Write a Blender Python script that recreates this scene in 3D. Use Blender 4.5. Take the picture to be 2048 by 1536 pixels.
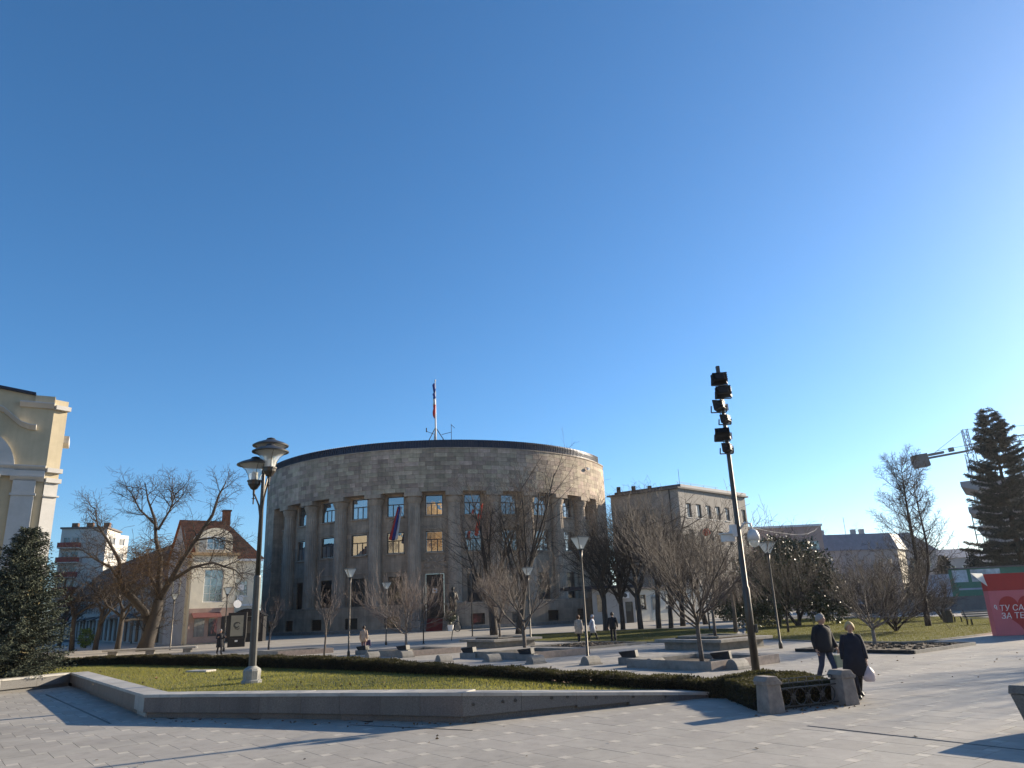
import bpy, bmesh, math, random
import numpy as np
from mathutils import Vector, Matrix
PI = math.pi
R = math.radians
sc = bpy.context.scene
for o in list(bpy.data.objects):
    bpy.data.objects.remove(o)
C = sc.collection

# ------------------------------------------------------------------ camera
PITCH, ROLL, CAMH, LENS = R(16.9), R(-2.4), 2.3, 1480.0 / 2048 * 36
cam = bpy.data.cameras.new('camera')
cam.lens = LENS; cam.sensor_width = 36; cam.clip_start = 0.1; cam.clip_end = 6000
camo = bpy.data.objects.new('camera', cam); C.objects.link(camo)
camo.matrix_world = Matrix.Translation((0, 0, CAMH)) @ Matrix.Rotation(PI / 2 + PITCH, 4, 'X') @ Matrix.Rotation(ROLL, 4, 'Z')
sc.camera = camo

# ------------------------------------------------------------------ sky, sun, exposure
SUN_AZ, SUN_EL = R(60), R(18.5)          # azimuth clockwise from +Y, elevation
world = bpy.data.worlds.new('World'); sc.world = world; world.use_nodes = True
nt = world.node_tree; nt.nodes.clear()
sky = nt.nodes.new('ShaderNodeTexSky'); sky.sky_type = 'NISHITA'; sky.sun_disc = False
sky.sun_elevation = SUN_EL; sky.sun_rotation = SUN_AZ
sky.altitude = 150; sky.air_density = 0.9; sky.dust_density = 0.55; sky.ozone_density = 5.0
bg = nt.nodes.new('ShaderNodeBackground'); bg.inputs[1].default_value = 0.093
wo = nt.nodes.new('ShaderNodeOutputWorld')
hs = nt.nodes.new('ShaderNodeHueSaturation'); hs.inputs['Saturation'].default_value = 1.1; hs.inputs['Hue'].default_value = 0.496
nt.links.new(sky.outputs[0], hs.inputs['Color']); nt.links.new(hs.outputs[0], bg.inputs[0]); nt.links.new(bg.outputs[0], wo.inputs[0])
sun = bpy.data.lights.new('sun', 'SUN'); sun.energy = 5.0; sun.angle = R(0.55); sun.color = (1.0, 0.86, 0.66)
suno = bpy.data.objects.new('sun', sun); C.objects.link(suno)
sdir = Vector((math.sin(SUN_AZ) * math.cos(SUN_EL), math.cos(SUN_AZ) * math.cos(SUN_EL), math.sin(SUN_EL)))
suno.rotation_euler = sdir.to_track_quat('Z', 'Y').to_euler(); suno.location = (60, 35, 40)
vs = sc.view_settings
vs.view_transform = 'Standard'; vs.look = 'None'; vs.exposure = 1.1; vs.gamma = 1.0; vs.use_curve_mapping = False

# ------------------------------------------------------------------ helpers
_M = camo.matrix_world.to_3x3()
def ray(px, py):
    return _M @ Vector(((px - 1024) / 1480, -(py - 768) / 1480, -1.0))
def G(px, py, z=0.0):
    """where the sight line through a picture point meets the level z"""
    d = ray(px, py); t = (z - CAMH) / d.z
    return Vector((d.x * t, d.y * t, z))
def A(px, py, Y):
    d = ray(px, py)
    return Vector((0, 0, CAMH)) + d * (Y / d.y)

MATS = {}
def mat(name, col, rough=0.75, var=0.18, scale=6.0, bump=0.0, metal=0.0, rnd=0.0, spec=0.4, col2=None, bscale=None, brick=None, mortar=0.6, detail=6, transl=None, bdist=0.02, stain=0, streak=0):
    if name in MATS: return MATS[name]
    m = bpy.data.materials.new(name); m.use_nodes = True; MATS[name] = m
    t = m.node_tree; N = t.nodes; L = t.links
    b = N['Principled BSDF']; b.inputs['Roughness'].default_value = rough; b.inputs['Metallic'].default_value = metal
    b.inputs['Specular IOR Level'].default_value = spec
    tc = N.new('ShaderNodeTexCoord')
    nz = N.new('ShaderNodeTexNoise'); nz.inputs['Scale'].default_value = scale; nz.inputs['Detail'].default_value = detail
    nz.inputs['Roughness'].default_value = 0.65
    L.new(tc.outputs['Object'], nz.inputs['Vector'])
    mx = N.new('ShaderNodeMix'); mx.data_type = 'RGBA'
    c2 = col2 or tuple(min(1, c * (1 + var)) for c in col)
    c1 = tuple(c * (1 - var) for c in col)
    rp = N.new('ShaderNodeMapRange'); rp.inputs[1].default_value = 0.3; rp.inputs[2].default_value = 0.7
    L.new(nz.outputs['Fac'], rp.inputs[0]); L.new(rp.outputs[0], mx.inputs[0])
    mx.inputs[6].default_value = (*c1, 1); mx.inputs[7].default_value = (*c2, 1)
    out = mx.outputs[2]
    hgt = nz.outputs['Fac']
    if brick:                                       # fine masonry courses: (width, height) in metres on the UV sheet
        bt = N.new('ShaderNodeTexBrick'); bt.inputs['Scale'].default_value = 1.0
        bt.inputs['Brick Width'].default_value = brick[0]; bt.inputs['Row Height'].default_value = brick[1]
        bt.inputs['Mortar Size'].default_value = brick[2] if len(brick) > 2 else 0.012
        bt.inputs['Color1'].default_value = (0.82, 0.82, 0.82, 1); bt.inputs['Color2'].default_value = (1.08, 1.04, 1.0, 1)
        bt.inputs['Mortar'].default_value = (mortar, mortar, mortar, 1)
        L.new(tc.outputs['UV'], bt.inputs['Vector'])
        mm = N.new('ShaderNodeMix'); mm.data_type = 'RGBA'; mm.blend_type = 'MULTIPLY'; mm.inputs[0].default_value = 1
        L.new(out, mm.inputs[6]); L.new(bt.outputs['Color'], mm.inputs[7]); out = mm.outputs[2]
    if rnd:
        oi = N.new('ShaderNodeObjectInfo'); ge = N.new('ShaderNodeNewGeometry')
        ad = N.new('ShaderNodeMath'); ad.operation = 'ADD'; fr = N.new('ShaderNodeMath'); fr.operation = 'FRACT'
        L.new(oi.outputs['Random'], ad.inputs[0]); L.new(ge.outputs['Random Per Island'], ad.inputs[1]); L.new(ad.outputs[0], fr.inputs[0])
        mr = N.new('ShaderNodeMapRange'); mr.inputs[3].default_value = 1 - rnd; mr.inputs[4].default_value = 1 + rnd
        L.new(fr.outputs[0], mr.inputs[0])
        hs = N.new('ShaderNodeHueSaturation'); L.new(out, hs.inputs['Color']); L.new(mr.outputs[0], hs.inputs['Value'])
        ms = N.new('ShaderNodeMath'); ms.operation = 'MULTIPLY'; ms.inputs[1].default_value = 7.31
        f2 = N.new('ShaderNodeMath'); f2.operation = 'FRACT'; L.new(fr.outputs[0], ms.inputs[0]); L.new(ms.outputs[0], f2.inputs[0])
        m2 = N.new('ShaderNodeMapRange'); m2.inputs[3].default_value = 0.5 - 0.07 * rnd; m2.inputs[4].default_value = 0.5 + 0.06 * rnd
        L.new(f2.outputs[0], m2.inputs[0]); L.new(m2.outputs[0], hs.inputs['Hue']); out = hs.outputs['Color']
    if stain or streak:
        gp_ = N.new('ShaderNodeNewGeometry')
        def dark(vec, sc, lo, hi, amt, src, det=5):
            n3 = N.new('ShaderNodeTexNoise'); n3.inputs['Scale'].default_value = sc; n3.inputs['Detail'].default_value = det; n3.inputs['Roughness'].default_value = .7; L.new(vec, n3.inputs['Vector'])
            m3 = N.new('ShaderNodeMapRange'); m3.inputs[1].default_value = lo; m3.inputs[2].default_value = hi; m3.inputs[3].default_value = 1 - amt; m3.inputs[4].default_value = 1.0; L.new(n3.outputs['Fac'], m3.inputs[0])
            x3 = N.new('ShaderNodeMix'); x3.data_type = 'RGBA'; x3.blend_type = 'MULTIPLY'; x3.inputs[0].default_value = 1; L.new(src, x3.inputs[6]); L.new(m3.outputs[0], x3.inputs[7]); return x3.outputs[2]
        if stain:
            out = dark(gp_.outputs['Position'], .45, .36, .58, stain, out); out = dark(gp_.outputs['Position'], 4.0, .34, .46, stain * .8, out, 3)
            vo = N.new('ShaderNodeTexVoronoi'); vo.inputs['Scale'].default_value = 1.6; L.new(gp_.outputs['Position'], vo.inputs['Vector'])
            m4 = N.new('ShaderNodeMapRange'); m4.inputs[1].default_value = .035; m4.inputs[2].default_value = .05; m4.inputs[3].default_value = 1 - stain * 1.6; m4.inputs[4].default_value = 1; L.new(vo.outputs['Distance'], m4.inputs[0])
            x4 = N.new('ShaderNodeMix'); x4.data_type = 'RGBA'; x4.blend_type = 'MULTIPLY'; x4.inputs[0].default_value = 1; L.new(out, x4.inputs[6]); L.new(m4.outputs[0], x4.inputs[7]); out = x4.outputs[2]
        if streak:
            mp = N.new('ShaderNodeMapping'); mp.inputs['Scale'].default_value = (1, 1, .07); L.new(gp_.outputs['Position'], mp.inputs[0])
            out = dark(mp.outputs[0], 1.6, .36, .56, streak, out); out = dark(gp_.outputs['Position'], .16, .4, .6, streak * .6, out)
    L.new(out, b.inputs['Base Color'])
    if bump:
        bp = N.new('ShaderNodeBump'); bp.inputs['Strength'].default_value = bump; bp.inputs['Distance'].default_value = bdist
        n2 = N.new('ShaderNodeTexNoise'); n2.inputs['Scale'].default_value = bscale or scale * 5; n2.inputs['Detail'].default_value = 8
        L.new(tc.outputs['Object'], n2.inputs['Vector']); L.new(n2.outputs['Fac'], bp.inputs['Height']); L.new(bp.outputs[0], b.inputs['Normal'])
    if transl:
        tr = N.new('ShaderNodeBsdfTranslucent'); tr.inputs[0].default_value = (*transl[:3], 1)
        ms_ = N.new('ShaderNodeMixShader'); ms_.inputs[0].default_value = transl[3]
        L.new(b.outputs[0], ms_.inputs[1]); L.new(tr.outputs[0], ms_.inputs[2]); L.new(ms_.outputs[0], N['Material Output'].inputs[0])
    return m

def window_glass(name, tint=(0.02, 0.024, 0.028), refl=0.23, wav=0.012, rough=0.02, curtain=.35, fres=.35):
    if name in MATS: return MATS[name]
    m = bpy.data.materials.new(name); m.use_nodes = True; MATS[name] = m
    t = m.node_tree; N = t.nodes; L = t.links; b = N['Principled BSDF']
    b.inputs['Roughness'].default_value = 0.5
    gl = N.new('ShaderNodeBsdfGlossy'); gl.inputs['Roughness'].default_value = rough; gl.inputs[0].default_value = (0.95, 0.95, 0.95, 1)
    tc = N.new('ShaderNodeTexCoord'); nz = N.new('ShaderNodeTexNoise'); nz.inputs['Scale'].default_value = 1.3
    oi = N.new('ShaderNodeObjectInfo'); ad = N.new('ShaderNodeVectorMath'); L.new(tc.outputs['Object'], ad.inputs[0])
    sc3 = N.new('ShaderNodeMath'); sc3.operation = 'MULTIPLY'; sc3.inputs[1].default_value = 50; L.new(oi.outputs['Random'], sc3.inputs[0]); L.new(sc3.outputs[0], ad.inputs[1])
    L.new(ad.outputs[0], nz.inputs['Vector'])
    # folded curtains behind some of the panes
    mp = N.new('ShaderNodeMapping'); mp.inputs['Scale'].default_value = (9, 9, .35); L.new(ad.outputs[0], mp.inputs[0])
    nc = N.new('ShaderNodeTexNoise'); nc.inputs['Scale'].default_value = 1.0; L.new(mp.outputs[0], nc.inputs['Vector'])
    mc = N.new('ShaderNodeMix'); mc.data_type = 'RGBA'; mc.inputs[6].default_value = (*tint, 1); mc.inputs[7].default_value = (.30, .28, .25, 1)
    lt = N.new('ShaderNodeMath'); lt.operation = 'LESS_THAN'; lt.inputs[1].default_value = curtain; L.new(oi.outputs['Random'], lt.inputs[0])
    mu = N.new('ShaderNodeMath'); mu.operation = 'MULTIPLY'; L.new(lt.outputs[0], mu.inputs[0]); L.new(nc.outputs['Fac'], mu.inputs[1]); L.new(mu.outputs[0], mc.inputs[0]); L.new(mc.outputs[2], b.inputs['Base Color'])
    bp = N.new('ShaderNodeBump'); bp.inputs['Strength'].default_value = 0.5; bp.inputs['Distance'].default_value = wav
    L.new(nz.outputs['Fac'], bp.inputs['Height']); L.new(bp.outputs[0], gl.inputs['Normal'])
    lw = N.new('ShaderNodeLayerWeight'); lw.inputs[0].default_value = fres
    mr = N.new('ShaderNodeMapRange'); mr.inputs[3].default_value = refl; mr.inputs[4].default_value = 0.95; L.new(lw.outputs['Fresnel'], mr.inputs[0])
    mx = N.new('ShaderNodeMixShader'); L.new(mr.outputs[0], mx.inputs[0]); L.new(b.outputs[0], mx.inputs[1]); L.new(gl.outputs[0], mx.inputs[2])
    L.new(mx.outputs[0], N['Material Output'].inputs[0])
    return m

def clear_glass(name, alpha=0.75, tint=(0.9, 0.95, 0.95)):
    if name in MATS: return MATS[name]
    m = bpy.data.materials.new(name); m.use_nodes = True; MATS[name] = m
    t = m.node_tree; N = t.nodes; L = t.links; b = N['Principled BSDF']
    b.inputs['Base Color'].default_value = (*tint, 1); b.inputs['Roughness'].default_value = 0.12
    tr = N.new('ShaderNodeBsdfTransparent'); tr.inputs[0].default_value = (*tint, 1)
    mx = N.new('ShaderNodeMixShader'); mx.inputs[0].default_value = alpha
    L.new(b.outputs[0], mx.inputs[1]); L.new(tr.outputs[0], mx.inputs[2]); L.new(mx.outputs[0], N['Material Output'].inputs[0])
    return m

def tag(o, label=None, cat=None, group=None, kind=None):
    if label: o['label'] = label
    if cat: o['category'] = cat
    if group: o['group'] = group
    if kind: o['kind'] = kind
    return o
def empty(name, loc=(0, 0, 0), rz=0, label=None, cat=None, group=None):
    o = bpy.data.objects.new(name, None); C.objects.link(o); o.empty_display_size = 0.3
    o.location = loc; o.rotation_euler = (0, 0, rz)
    return tag(o, label, cat, group)
def link(name, me, parent=None, loc=(0, 0, 0), rot=(0, 0, 0)):
    o = bpy.data.objects.new(name, me); C.objects.link(o); o.parent = parent
    o.location = loc; o.rotation_euler = rot
    return o

class MB:
    def __init__(s): s.v = []; s.f = []; s.uv = {}
    def add(s, vs, fs):
        n = len(s.v); s.v.extend(vs); s.f.extend([tuple(i + n for i in f) for f in fs]); return s
    def box(s, x0, x1, y0, y1, z0, z1):
        return s.add([(x0, y0, z0), (x1, y0, z0), (x1, y1, z0), (x0, y1, z0), (x0, y0, z1), (x1, y0, z1), (x1, y1, z1), (x0, y1, z1)],
                     [(0, 3, 2, 1), (4, 5, 6, 7), (0, 1, 5, 4), (1, 2, 6, 5), (2, 3, 7, 6), (3, 0, 4, 7)])
    def mbox(s, M, sx, sy, sz):
        h = [(-1, -1, -1), (1, -1, -1), (1, 1, -1), (-1, 1, -1), (-1, -1, 1), (1, -1, 1), (1, 1, 1), (-1, 1, 1)]
        return s.add([tuple(M @ Vector((a * sx / 2, b * sy / 2, c * sz / 2))) for a, b, c in h],
                     [(0, 3, 2, 1), (4, 5, 6, 7), (0, 1, 5, 4), (1, 2, 6, 5), (2, 3, 7, 6), (3, 0, 4, 7)])
    def rbox(s, c, size, rz=0, rx=0, ry=0):
        M = Matrix.Translation(c) @ Matrix.Rotation(rz, 4, 'Z') @ Matrix.Rotation(ry, 4, 'Y') @ Matrix.Rotation(rx, 4, 'X')
        return s.mbox(M, *size)
    def frust(s, c, s0, s1, z0, z1, rz=0):
        M = Matrix.Translation((c[0], c[1], 0)) @ Matrix.Rotation(rz, 4, 'Z')
        q = [(-.5, -.5), (.5, -.5), (.5, .5), (-.5, .5)]
        vs = [tuple(M @ Vector((a * s0[0], b * s0[1], z0))) for a, b in q] + [tuple(M @ Vector((a * s1[0], b * s1[1], z1))) for a, b in q]
        return s.add(vs, [(0, 3, 2, 1), (4, 5, 6, 7), (0, 1, 5, 4), (1, 2, 6, 5), (2, 3, 7, 6), (3, 0, 4, 7)])
    def bar(s, a, b, w, h=None):
        a, b = Vector(a), Vector(b); d = b - a; L = d.length
        if L < 1e-6: return s
        M = Matrix.Translation((a + b) / 2) @ d.to_track_quat('Y', 'Z').to_matrix().to_4x4()
        return s.mbox(M, w, L, h or w)
    def tube(s, pts, rad, n=6, cap=True):
        pts = [Vector(p) for p in pts]; m = len(pts); vs = []
        if not hasattr(rad, '__len__'): rad = [rad] * m
        ref = None
        for i, p in enumerate(pts):
            t = (pts[min(i + 1, m - 1)] - pts[max(i - 1, 0)])
            if t.length < 1e-9: t = Vector((0, 0, 1))
            t.normalize()
            if ref is None: ref = Vector((1, 0, 0)) if abs(t.x) < 0.8 else Vector((0, 1, 0))
            u = ref - t * ref.dot(t); u.normalize(); ref = u; w = t.cross(u); r = rad[i]
            for k in range(n):
                a = 2 * PI * k / n; cs = math.cos(a) * r; sn = math.sin(a) * r
                vs.append((p.x + u.x * cs + w.x * sn, p.y + u.y * cs + w.y * sn, p.z + u.z * cs + w.z * sn))
        fs = []
        for i in range(m - 1):
            for k in range(n):
                k2 = (k + 1) % n; fs.append((i * n + k, i * n + k2, (i + 1) * n + k2, (i + 1) * n + k))
        if cap: fs.append(tuple(range(n - 1, -1, -1))); fs.append(tuple((m - 1) * n + k for k in range(n)))
        return s.add(vs, fs)
    def lathe(s, prof, n=20, c=(0, 0), cap=True, M=None):
        vs = []; fs = []; m = len(prof)
        for r, z in prof:
            for k in range(n):
                a = 2 * PI * k / n; p = Vector((c[0] + r * math.cos(a), c[1] + r * math.sin(a), z)); vs.append(tuple(M @ p) if M else tuple(p))
        for i in range(m - 1):
            for k in range(n):
                k2 = (k + 1) % n; fs.append((i * n + k, i * n + k2, (i + 1) * n + k2, (i + 1) * n + k))
        if cap: fs.append(tuple(range(n - 1, -1, -1))); fs.append(tuple((m - 1) * n + k for k in range(n)))
        return s.add(vs, fs)
    def loft(s, rings, n=16, cap=True):
        """rings: (centre, rx, ry[, rz]) ellipses stacked along a body"""
        vs = []; fs = []; m = len(rings)
        for rg in rings:
            c, rx, ry = Vector(rg[0]), rg[1], rg[2]; rz = rg[3] if len(rg) > 3 else 0
            for k in range(n):
                a = 2 * PI * k / n; x, y = rx * math.cos(a), ry * math.sin(a)
                vs.append((c.x + x * math.cos(rz) - y * math.sin(rz), c.y + x * math.sin(rz) + y * math.cos(rz), c.z))
        for i in range(m - 1):
            for k in range(n):
                k2 = (k + 1) % n; fs.append((i * n + k, i * n + k2, (i + 1) * n + k2, (i + 1) * n + k))
        if cap: fs.append(tuple(range(n - 1, -1, -1))); fs.append(tuple((m - 1) * n + k for k in range(n)))
        return s.add(vs, fs)
    def prism(s, poly, z0, z1):
        n = len(poly); vs = [(p[0], p[1], z0) for p in poly] + [(p[0], p[1], z1) for p in poly]
        return s.add(vs, [tuple(range(n - 1, -1, -1)), tuple(range(n, 2 * n))] + [(i, (i + 1) % n, n + (i + 1) % n, n + i) for i in range(n)])
    def wall(s, f, u0, u1, z0, z1, ops=(), dep=0.3, ucuts=()):
        """a wall sheet f(u, z, depth) -> point, with real openings (u0,u1,z0,z1) and reveals; UVs in metres"""
        us = sorted(set([u0, u1] + [x for o in ops for x in o[:2]] + [u for u in ucuts if u0 < u < u1]))
        zs = sorted(set([z0, z1] + [x for o in ops for x in o[2:4]]))
        def quad(ps, uv):
            n = len(s.v); s.v.extend(ps); s.uv[len(s.f)] = uv; s.f.append((n, n + 1, n + 2, n + 3))
        for a, b in zip(us, us[1:]):
            for c, d in zip(zs, zs[1:]):
                mu, mz = (a + b) / 2, (c + d) / 2
                if any(o[0] < mu < o[1] and o[2] < mz < o[3] for o in ops): continue
                quad([f(a, c, 0), f(b, c, 0), f(b, d, 0), f(a, d, 0)], [(a, c), (b, c), (b, d), (a, d)])
        for o in ops:
            a, b, c, d = o[:4]
            for (p, q) in (((a, c), (a, d)), ((a, d), (b, d)), ((b, d), (b, c)), ((b, c), (a, c))):
                quad([f(*p, 0), f(*q, 0), f(*q, dep), f(*p, dep)], [(0, 0), (.3, 0), (.3, .3), (0, .3)])
        return s
    def mesh(s, name, m=None, smooth=False):
        me = bpy.data.meshes.new(name); me.from_pydata(s.v, [], s.f)
        if s.uv:
            ul = me.uv_layers.new(name='UVMap')
            for p in me.polygons:
                if p.index in s.uv:
                    for k, li in enumerate(p.loop_indices): ul.data[li].uv = s.uv[p.index][k]
        if m: me.materials.append(m)
        if smooth: me.polygons.foreach_set('use_smooth', [True] * len(me.polygons))
        me.update(); return me
    def build(s, name, m, parent=None, loc=(0, 0, 0), rz=0, smooth=False, bevel=0):
        o = link(name, s.mesh(name, m, smooth), parent, loc, (0, 0, rz))
        if bevel:
            b = o.modifiers.new('bevel', 'BEVEL'); b.width = bevel; b.segments = 2; b.limit_method = 'ANGLE'; b.angle_limit = R(40)
        return o
def autosmooth(o, ang=40):
    me = o.data; me.polygons.foreach_set('use_smooth', [True] * len(me.polygons))
    me.set_sharp_from_angle(angle=R(ang)); return o
def npmesh(name, V, F, m):
    V = np.asarray(V, np.float32).reshape(-1, 3); F = np.asarray(F, np.int32); k = F.shape[1]
    me = bpy.data.meshes.new(name); me.vertices.add(len(V)); me.vertices.foreach_set('co', V.ravel())
    me.loops.add(F.size); me.loops.foreach_set('vertex_index', F.ravel())
    me.polygons.add(len(F)); me.polygons.foreach_set('loop_start', np.arange(0, F.size, k, dtype=np.int32))
    me.update(calc_edges=True); me.materials.append(m); return me
def leaf_quads(P, rng, ln, wd, dirs=None, spread=1.0):
    """small pointed leaf faces at the points P; dirs = main axis"""
    n = len(P); d = rng.normal(size=(n, 3))
    if dirs is not None: d = dirs + d * spread * 0.5
    d /= np.linalg.norm(d, axis=1)[:, None] + 1e-9
    r = rng.normal(size=(n, 3)); w = np.cross(d, r); w /= np.linalg.norm(w, axis=1)[:, None] + 1e-9
    L = (ln * rng.uniform(.6, 1.3, n))[:, None]; W = (wd * rng.uniform(.6, 1.3, n))[:, None]
    V = np.stack([P, P + d * L * .5 + w * W, P + d * L, P + d * L * .5 - w * W], 1).reshape(-1, 3)
    F = np.arange(4 * n).reshape(n, 4); return V, F
def inpoly(x, y, poly):
    c = False; n = len(poly); j = n - 1
    for i in range(n):
        if (poly[i][1] > y) != (poly[j][1] > y) and x < (poly[j][0] - poly[i][0]) * (y - poly[i][1]) / (poly[j][1] - poly[i][1]) + poly[i][0]: c = not c
        j = i
    return c
def copy_tree(o, parent=None):
    c = o.copy(); C.objects.link(c); c.parent = parent
    for ch in o.children: copy_tree(ch, c)
    return c

# ------------------------------------------------------------------ materials
m_joint = mat('joint_sand', (0.035, 0.032, 0.03), 0.95, 0.3, 20, 0.3)
m_pave = mat('granite_paver', (0.325, 0.30, 0.262), 0.7, 0.08, 3.0, 0.12, rnd=0.06, stain=.16, bscale=120, spec=0.35, bdist=.004)
m_pave_s = mat('pale_granite_insert', (0.42, 0.383, 0.325), 0.7, 0.1, 5.0, 0.12, rnd=0.12, stain=.15, bscale=120, bdist=.004)
m_plaza = mat('plaza_far_paving', (0.335, 0.31, 0.27), 0.7, 0.14, 0.25, 0.1, stain=.2, bscale=30, spec=0.35, bdist=.004)
m_asph = mat('asphalt', (0.055, 0.055, 0.056), 0.85, 0.25, 2.0, 0.2, bscale=80)
m_coping = mat('granite_coping', (0.42, 0.395, 0.35), 0.55, 0.16, 2.0, 0.12, stain=.22, bscale=140, rnd=.08, bdist=.004)
m_redgran = mat('red_granite', (0.155, 0.122, 0.10), 0.5, 0.35, 40.0, 0.06, rnd=.12, bscale=160, bdist=.004, detail=3, streak=.25)
m_gregran = mat('grey_granite', (0.13, 0.124, 0.116), 0.5, 0.4, 45.0, 0.06, rnd=.10, bscale=160, bdist=.004, detail=3)
m_grass = mat('lawn_blade', (0.10, 0.115, 0.02), 0.6, 0.35, .8, rnd=0.35, transl=(0.40, 0.38, 0.07, 0.4), col2=(0.21, 0.175, 0.06))
m_grass2 = mat('park_blade', (0.07, 0.08, 0.02), 0.7, 0.4, .5, rnd=0.4, transl=(0.22, 0.22, 0.05, 0.3), col2=(0.15, 0.125, 0.05))
m_turf = mat('turf_soil', (0.055, 0.07, 0.018), 0.95, 0.4, 5, 0.5)
m_turf2 = mat('winter_turf', (0.085, 0.095, 0.028), 0.95, 0.4, 1.2, 0.6, col2=(0.15, 0.135, 0.05), bscale=50)
m_soil = mat('bed_soil', (0.07, 0.052, 0.036), 0.95, 0.4, 6, 0.8, bscale=15)
m_hedge = mat('box_hedge_leaf', (0.014, 0.015, 0.006), 0.8, 0.4, 2.5, rnd=0.5, col2=(0.058, 0.04, 0.016), transl=(0.10, 0.10, 0.03, 0.2))
m_hedgecore = mat('hedge_core', (0.012, 0.013, 0.007), 0.95, 0.3, 8)
m_bark = mat('dark_bark', (0.045, 0.038, 0.033), 0.9, 0.35, 9, 0.6, bscale=30)
m_bark2 = mat('grey_bark', (0.105, 0.088, 0.075), 0.85, 0.3, 9, 0.4, bscale=40)
m_twig = mat('dark_twig', (0.045, 0.035, 0.03), 0.85, 0.25, 3)
m_twig2 = mat('grey_pink_twig', (0.11, 0.084, 0.076), 0.7, 0.25, 3)
m_twig4 = mat('grey_brown_twig', (0.075, 0.06, 0.052), 0.75, 0.25, 3)
m_twig3 = mat('russet_twig', (0.105, 0.066, 0.036), 0.8, 0.3, 3)
m_pale_trunk = mat('pale_trunk', (0.22, 0.19, 0.165), 0.8, 0.25, 12, 0.3)
m_spruceL = mat('blue_spruce_needle', (0.055, 0.072, 0.055), 0.85, 0.35, 1.6, rnd=0.4, col2=(0.10, 0.11, 0.075), spec=.15)
m_spruceR = mat('dark_spruce_needle', (0.018, 0.028, 0.024), 0.65, 0.35, 1.6, rnd=0.4)
m_everg = mat('evergreen_leaf', (0.022, 0.04, 0.016), 0.4, 0.35, 1.2, rnd=0.5, col2=(0.07, 0.085, 0.026), spec=.5)
m_stone = mat('palace_stone', (0.38, 0.303, 0.23), 0.85, 0.22, 0.9, 0.25, bscale=18, brick=(1.5, 0.6, 0.012), mortar=.7, streak=.28)
m_block = mat('palace_stone_block', (0.39, 0.311, 0.235), 0.85, 0.2, 1.1, 0.25, rnd=0.3, bscale=18, streak=.28)
m_column = mat('column_stone', (0.385, 0.308, 0.236), 0.85, 0.22, 0.7, 0.25, bscale=18, streak=.28)
m_base = mat('basement_stone', (0.43, 0.346, 0.26), 0.85, 0.24, 0.55, 0.2, bscale=18, brick=(1.6, .72, .01), mortar=.75, streak=.28)
m_roofmetal = mat('dark_roof_metal', (0.03, 0.034, 0.05), 0.4, 0.2, 1.0, metal=0.6)
m_dframe = mat('dark_window_frame', (0.035, 0.026, 0.02), 0.5, 0.2, 6)
m_wframe = mat('white_window_frame', (0.6, 0.6, 0.58), 0.5, 0.1, 6)
m_iron = mat('black_iron', (0.018, 0.018, 0.02), 0.5, 0.2, 10, metal=0.4)
m_gpost = mat('grey_lamp_metal', (0.075, 0.073, 0.069), 0.42, 0.15, 5, metal=0.5)
m_dpost = mat('dark_bronze_metal', (0.075, 0.066, 0.056), 0.4, 0.2, 4, metal=0.55)
m_conc = mat('lamp_base_concrete', (0.29, 0.28, 0.25), 0.85, 0.2, 6, 0.3)
m_block_c = mat('grey_stone_block', (0.15, 0.142, 0.128), 0.8, 0.3, 25, 0.3, bscale=80, detail=4)
m_wstone = mat('planter_stone', (0.245, 0.228, 0.20), 0.75, 0.25, 3, 0.2, bscale=50, stain=.2)
m_cream = mat('cream_stucco', (0.47, 0.40, 0.275), 0.9, 0.1, 0.8, 0.1, bscale=40, streak=.08)
m_trim = mat('pale_trim', (0.46, 0.445, 0.42), 0.85, 0.1, 1.0, 0.08, bscale=40)
m_white = mat('white_paint', (0.75, 0.74, 0.72), 0.7, 0.08, 2)
m_glass = window_glass('window_glass')
m_glass_d = window_glass('dark_window_glass', (0.01, 0.011, 0.012), 0.06, curtain=.12, fres=.15)
m_lampglass = clear_glass('lantern_glass', 0.62, (0.93, 0.95, 0.93))
m_black = mat('black_housing', (0.012, 0.012, 0.014), 0.55, 0.2, 8)

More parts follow.
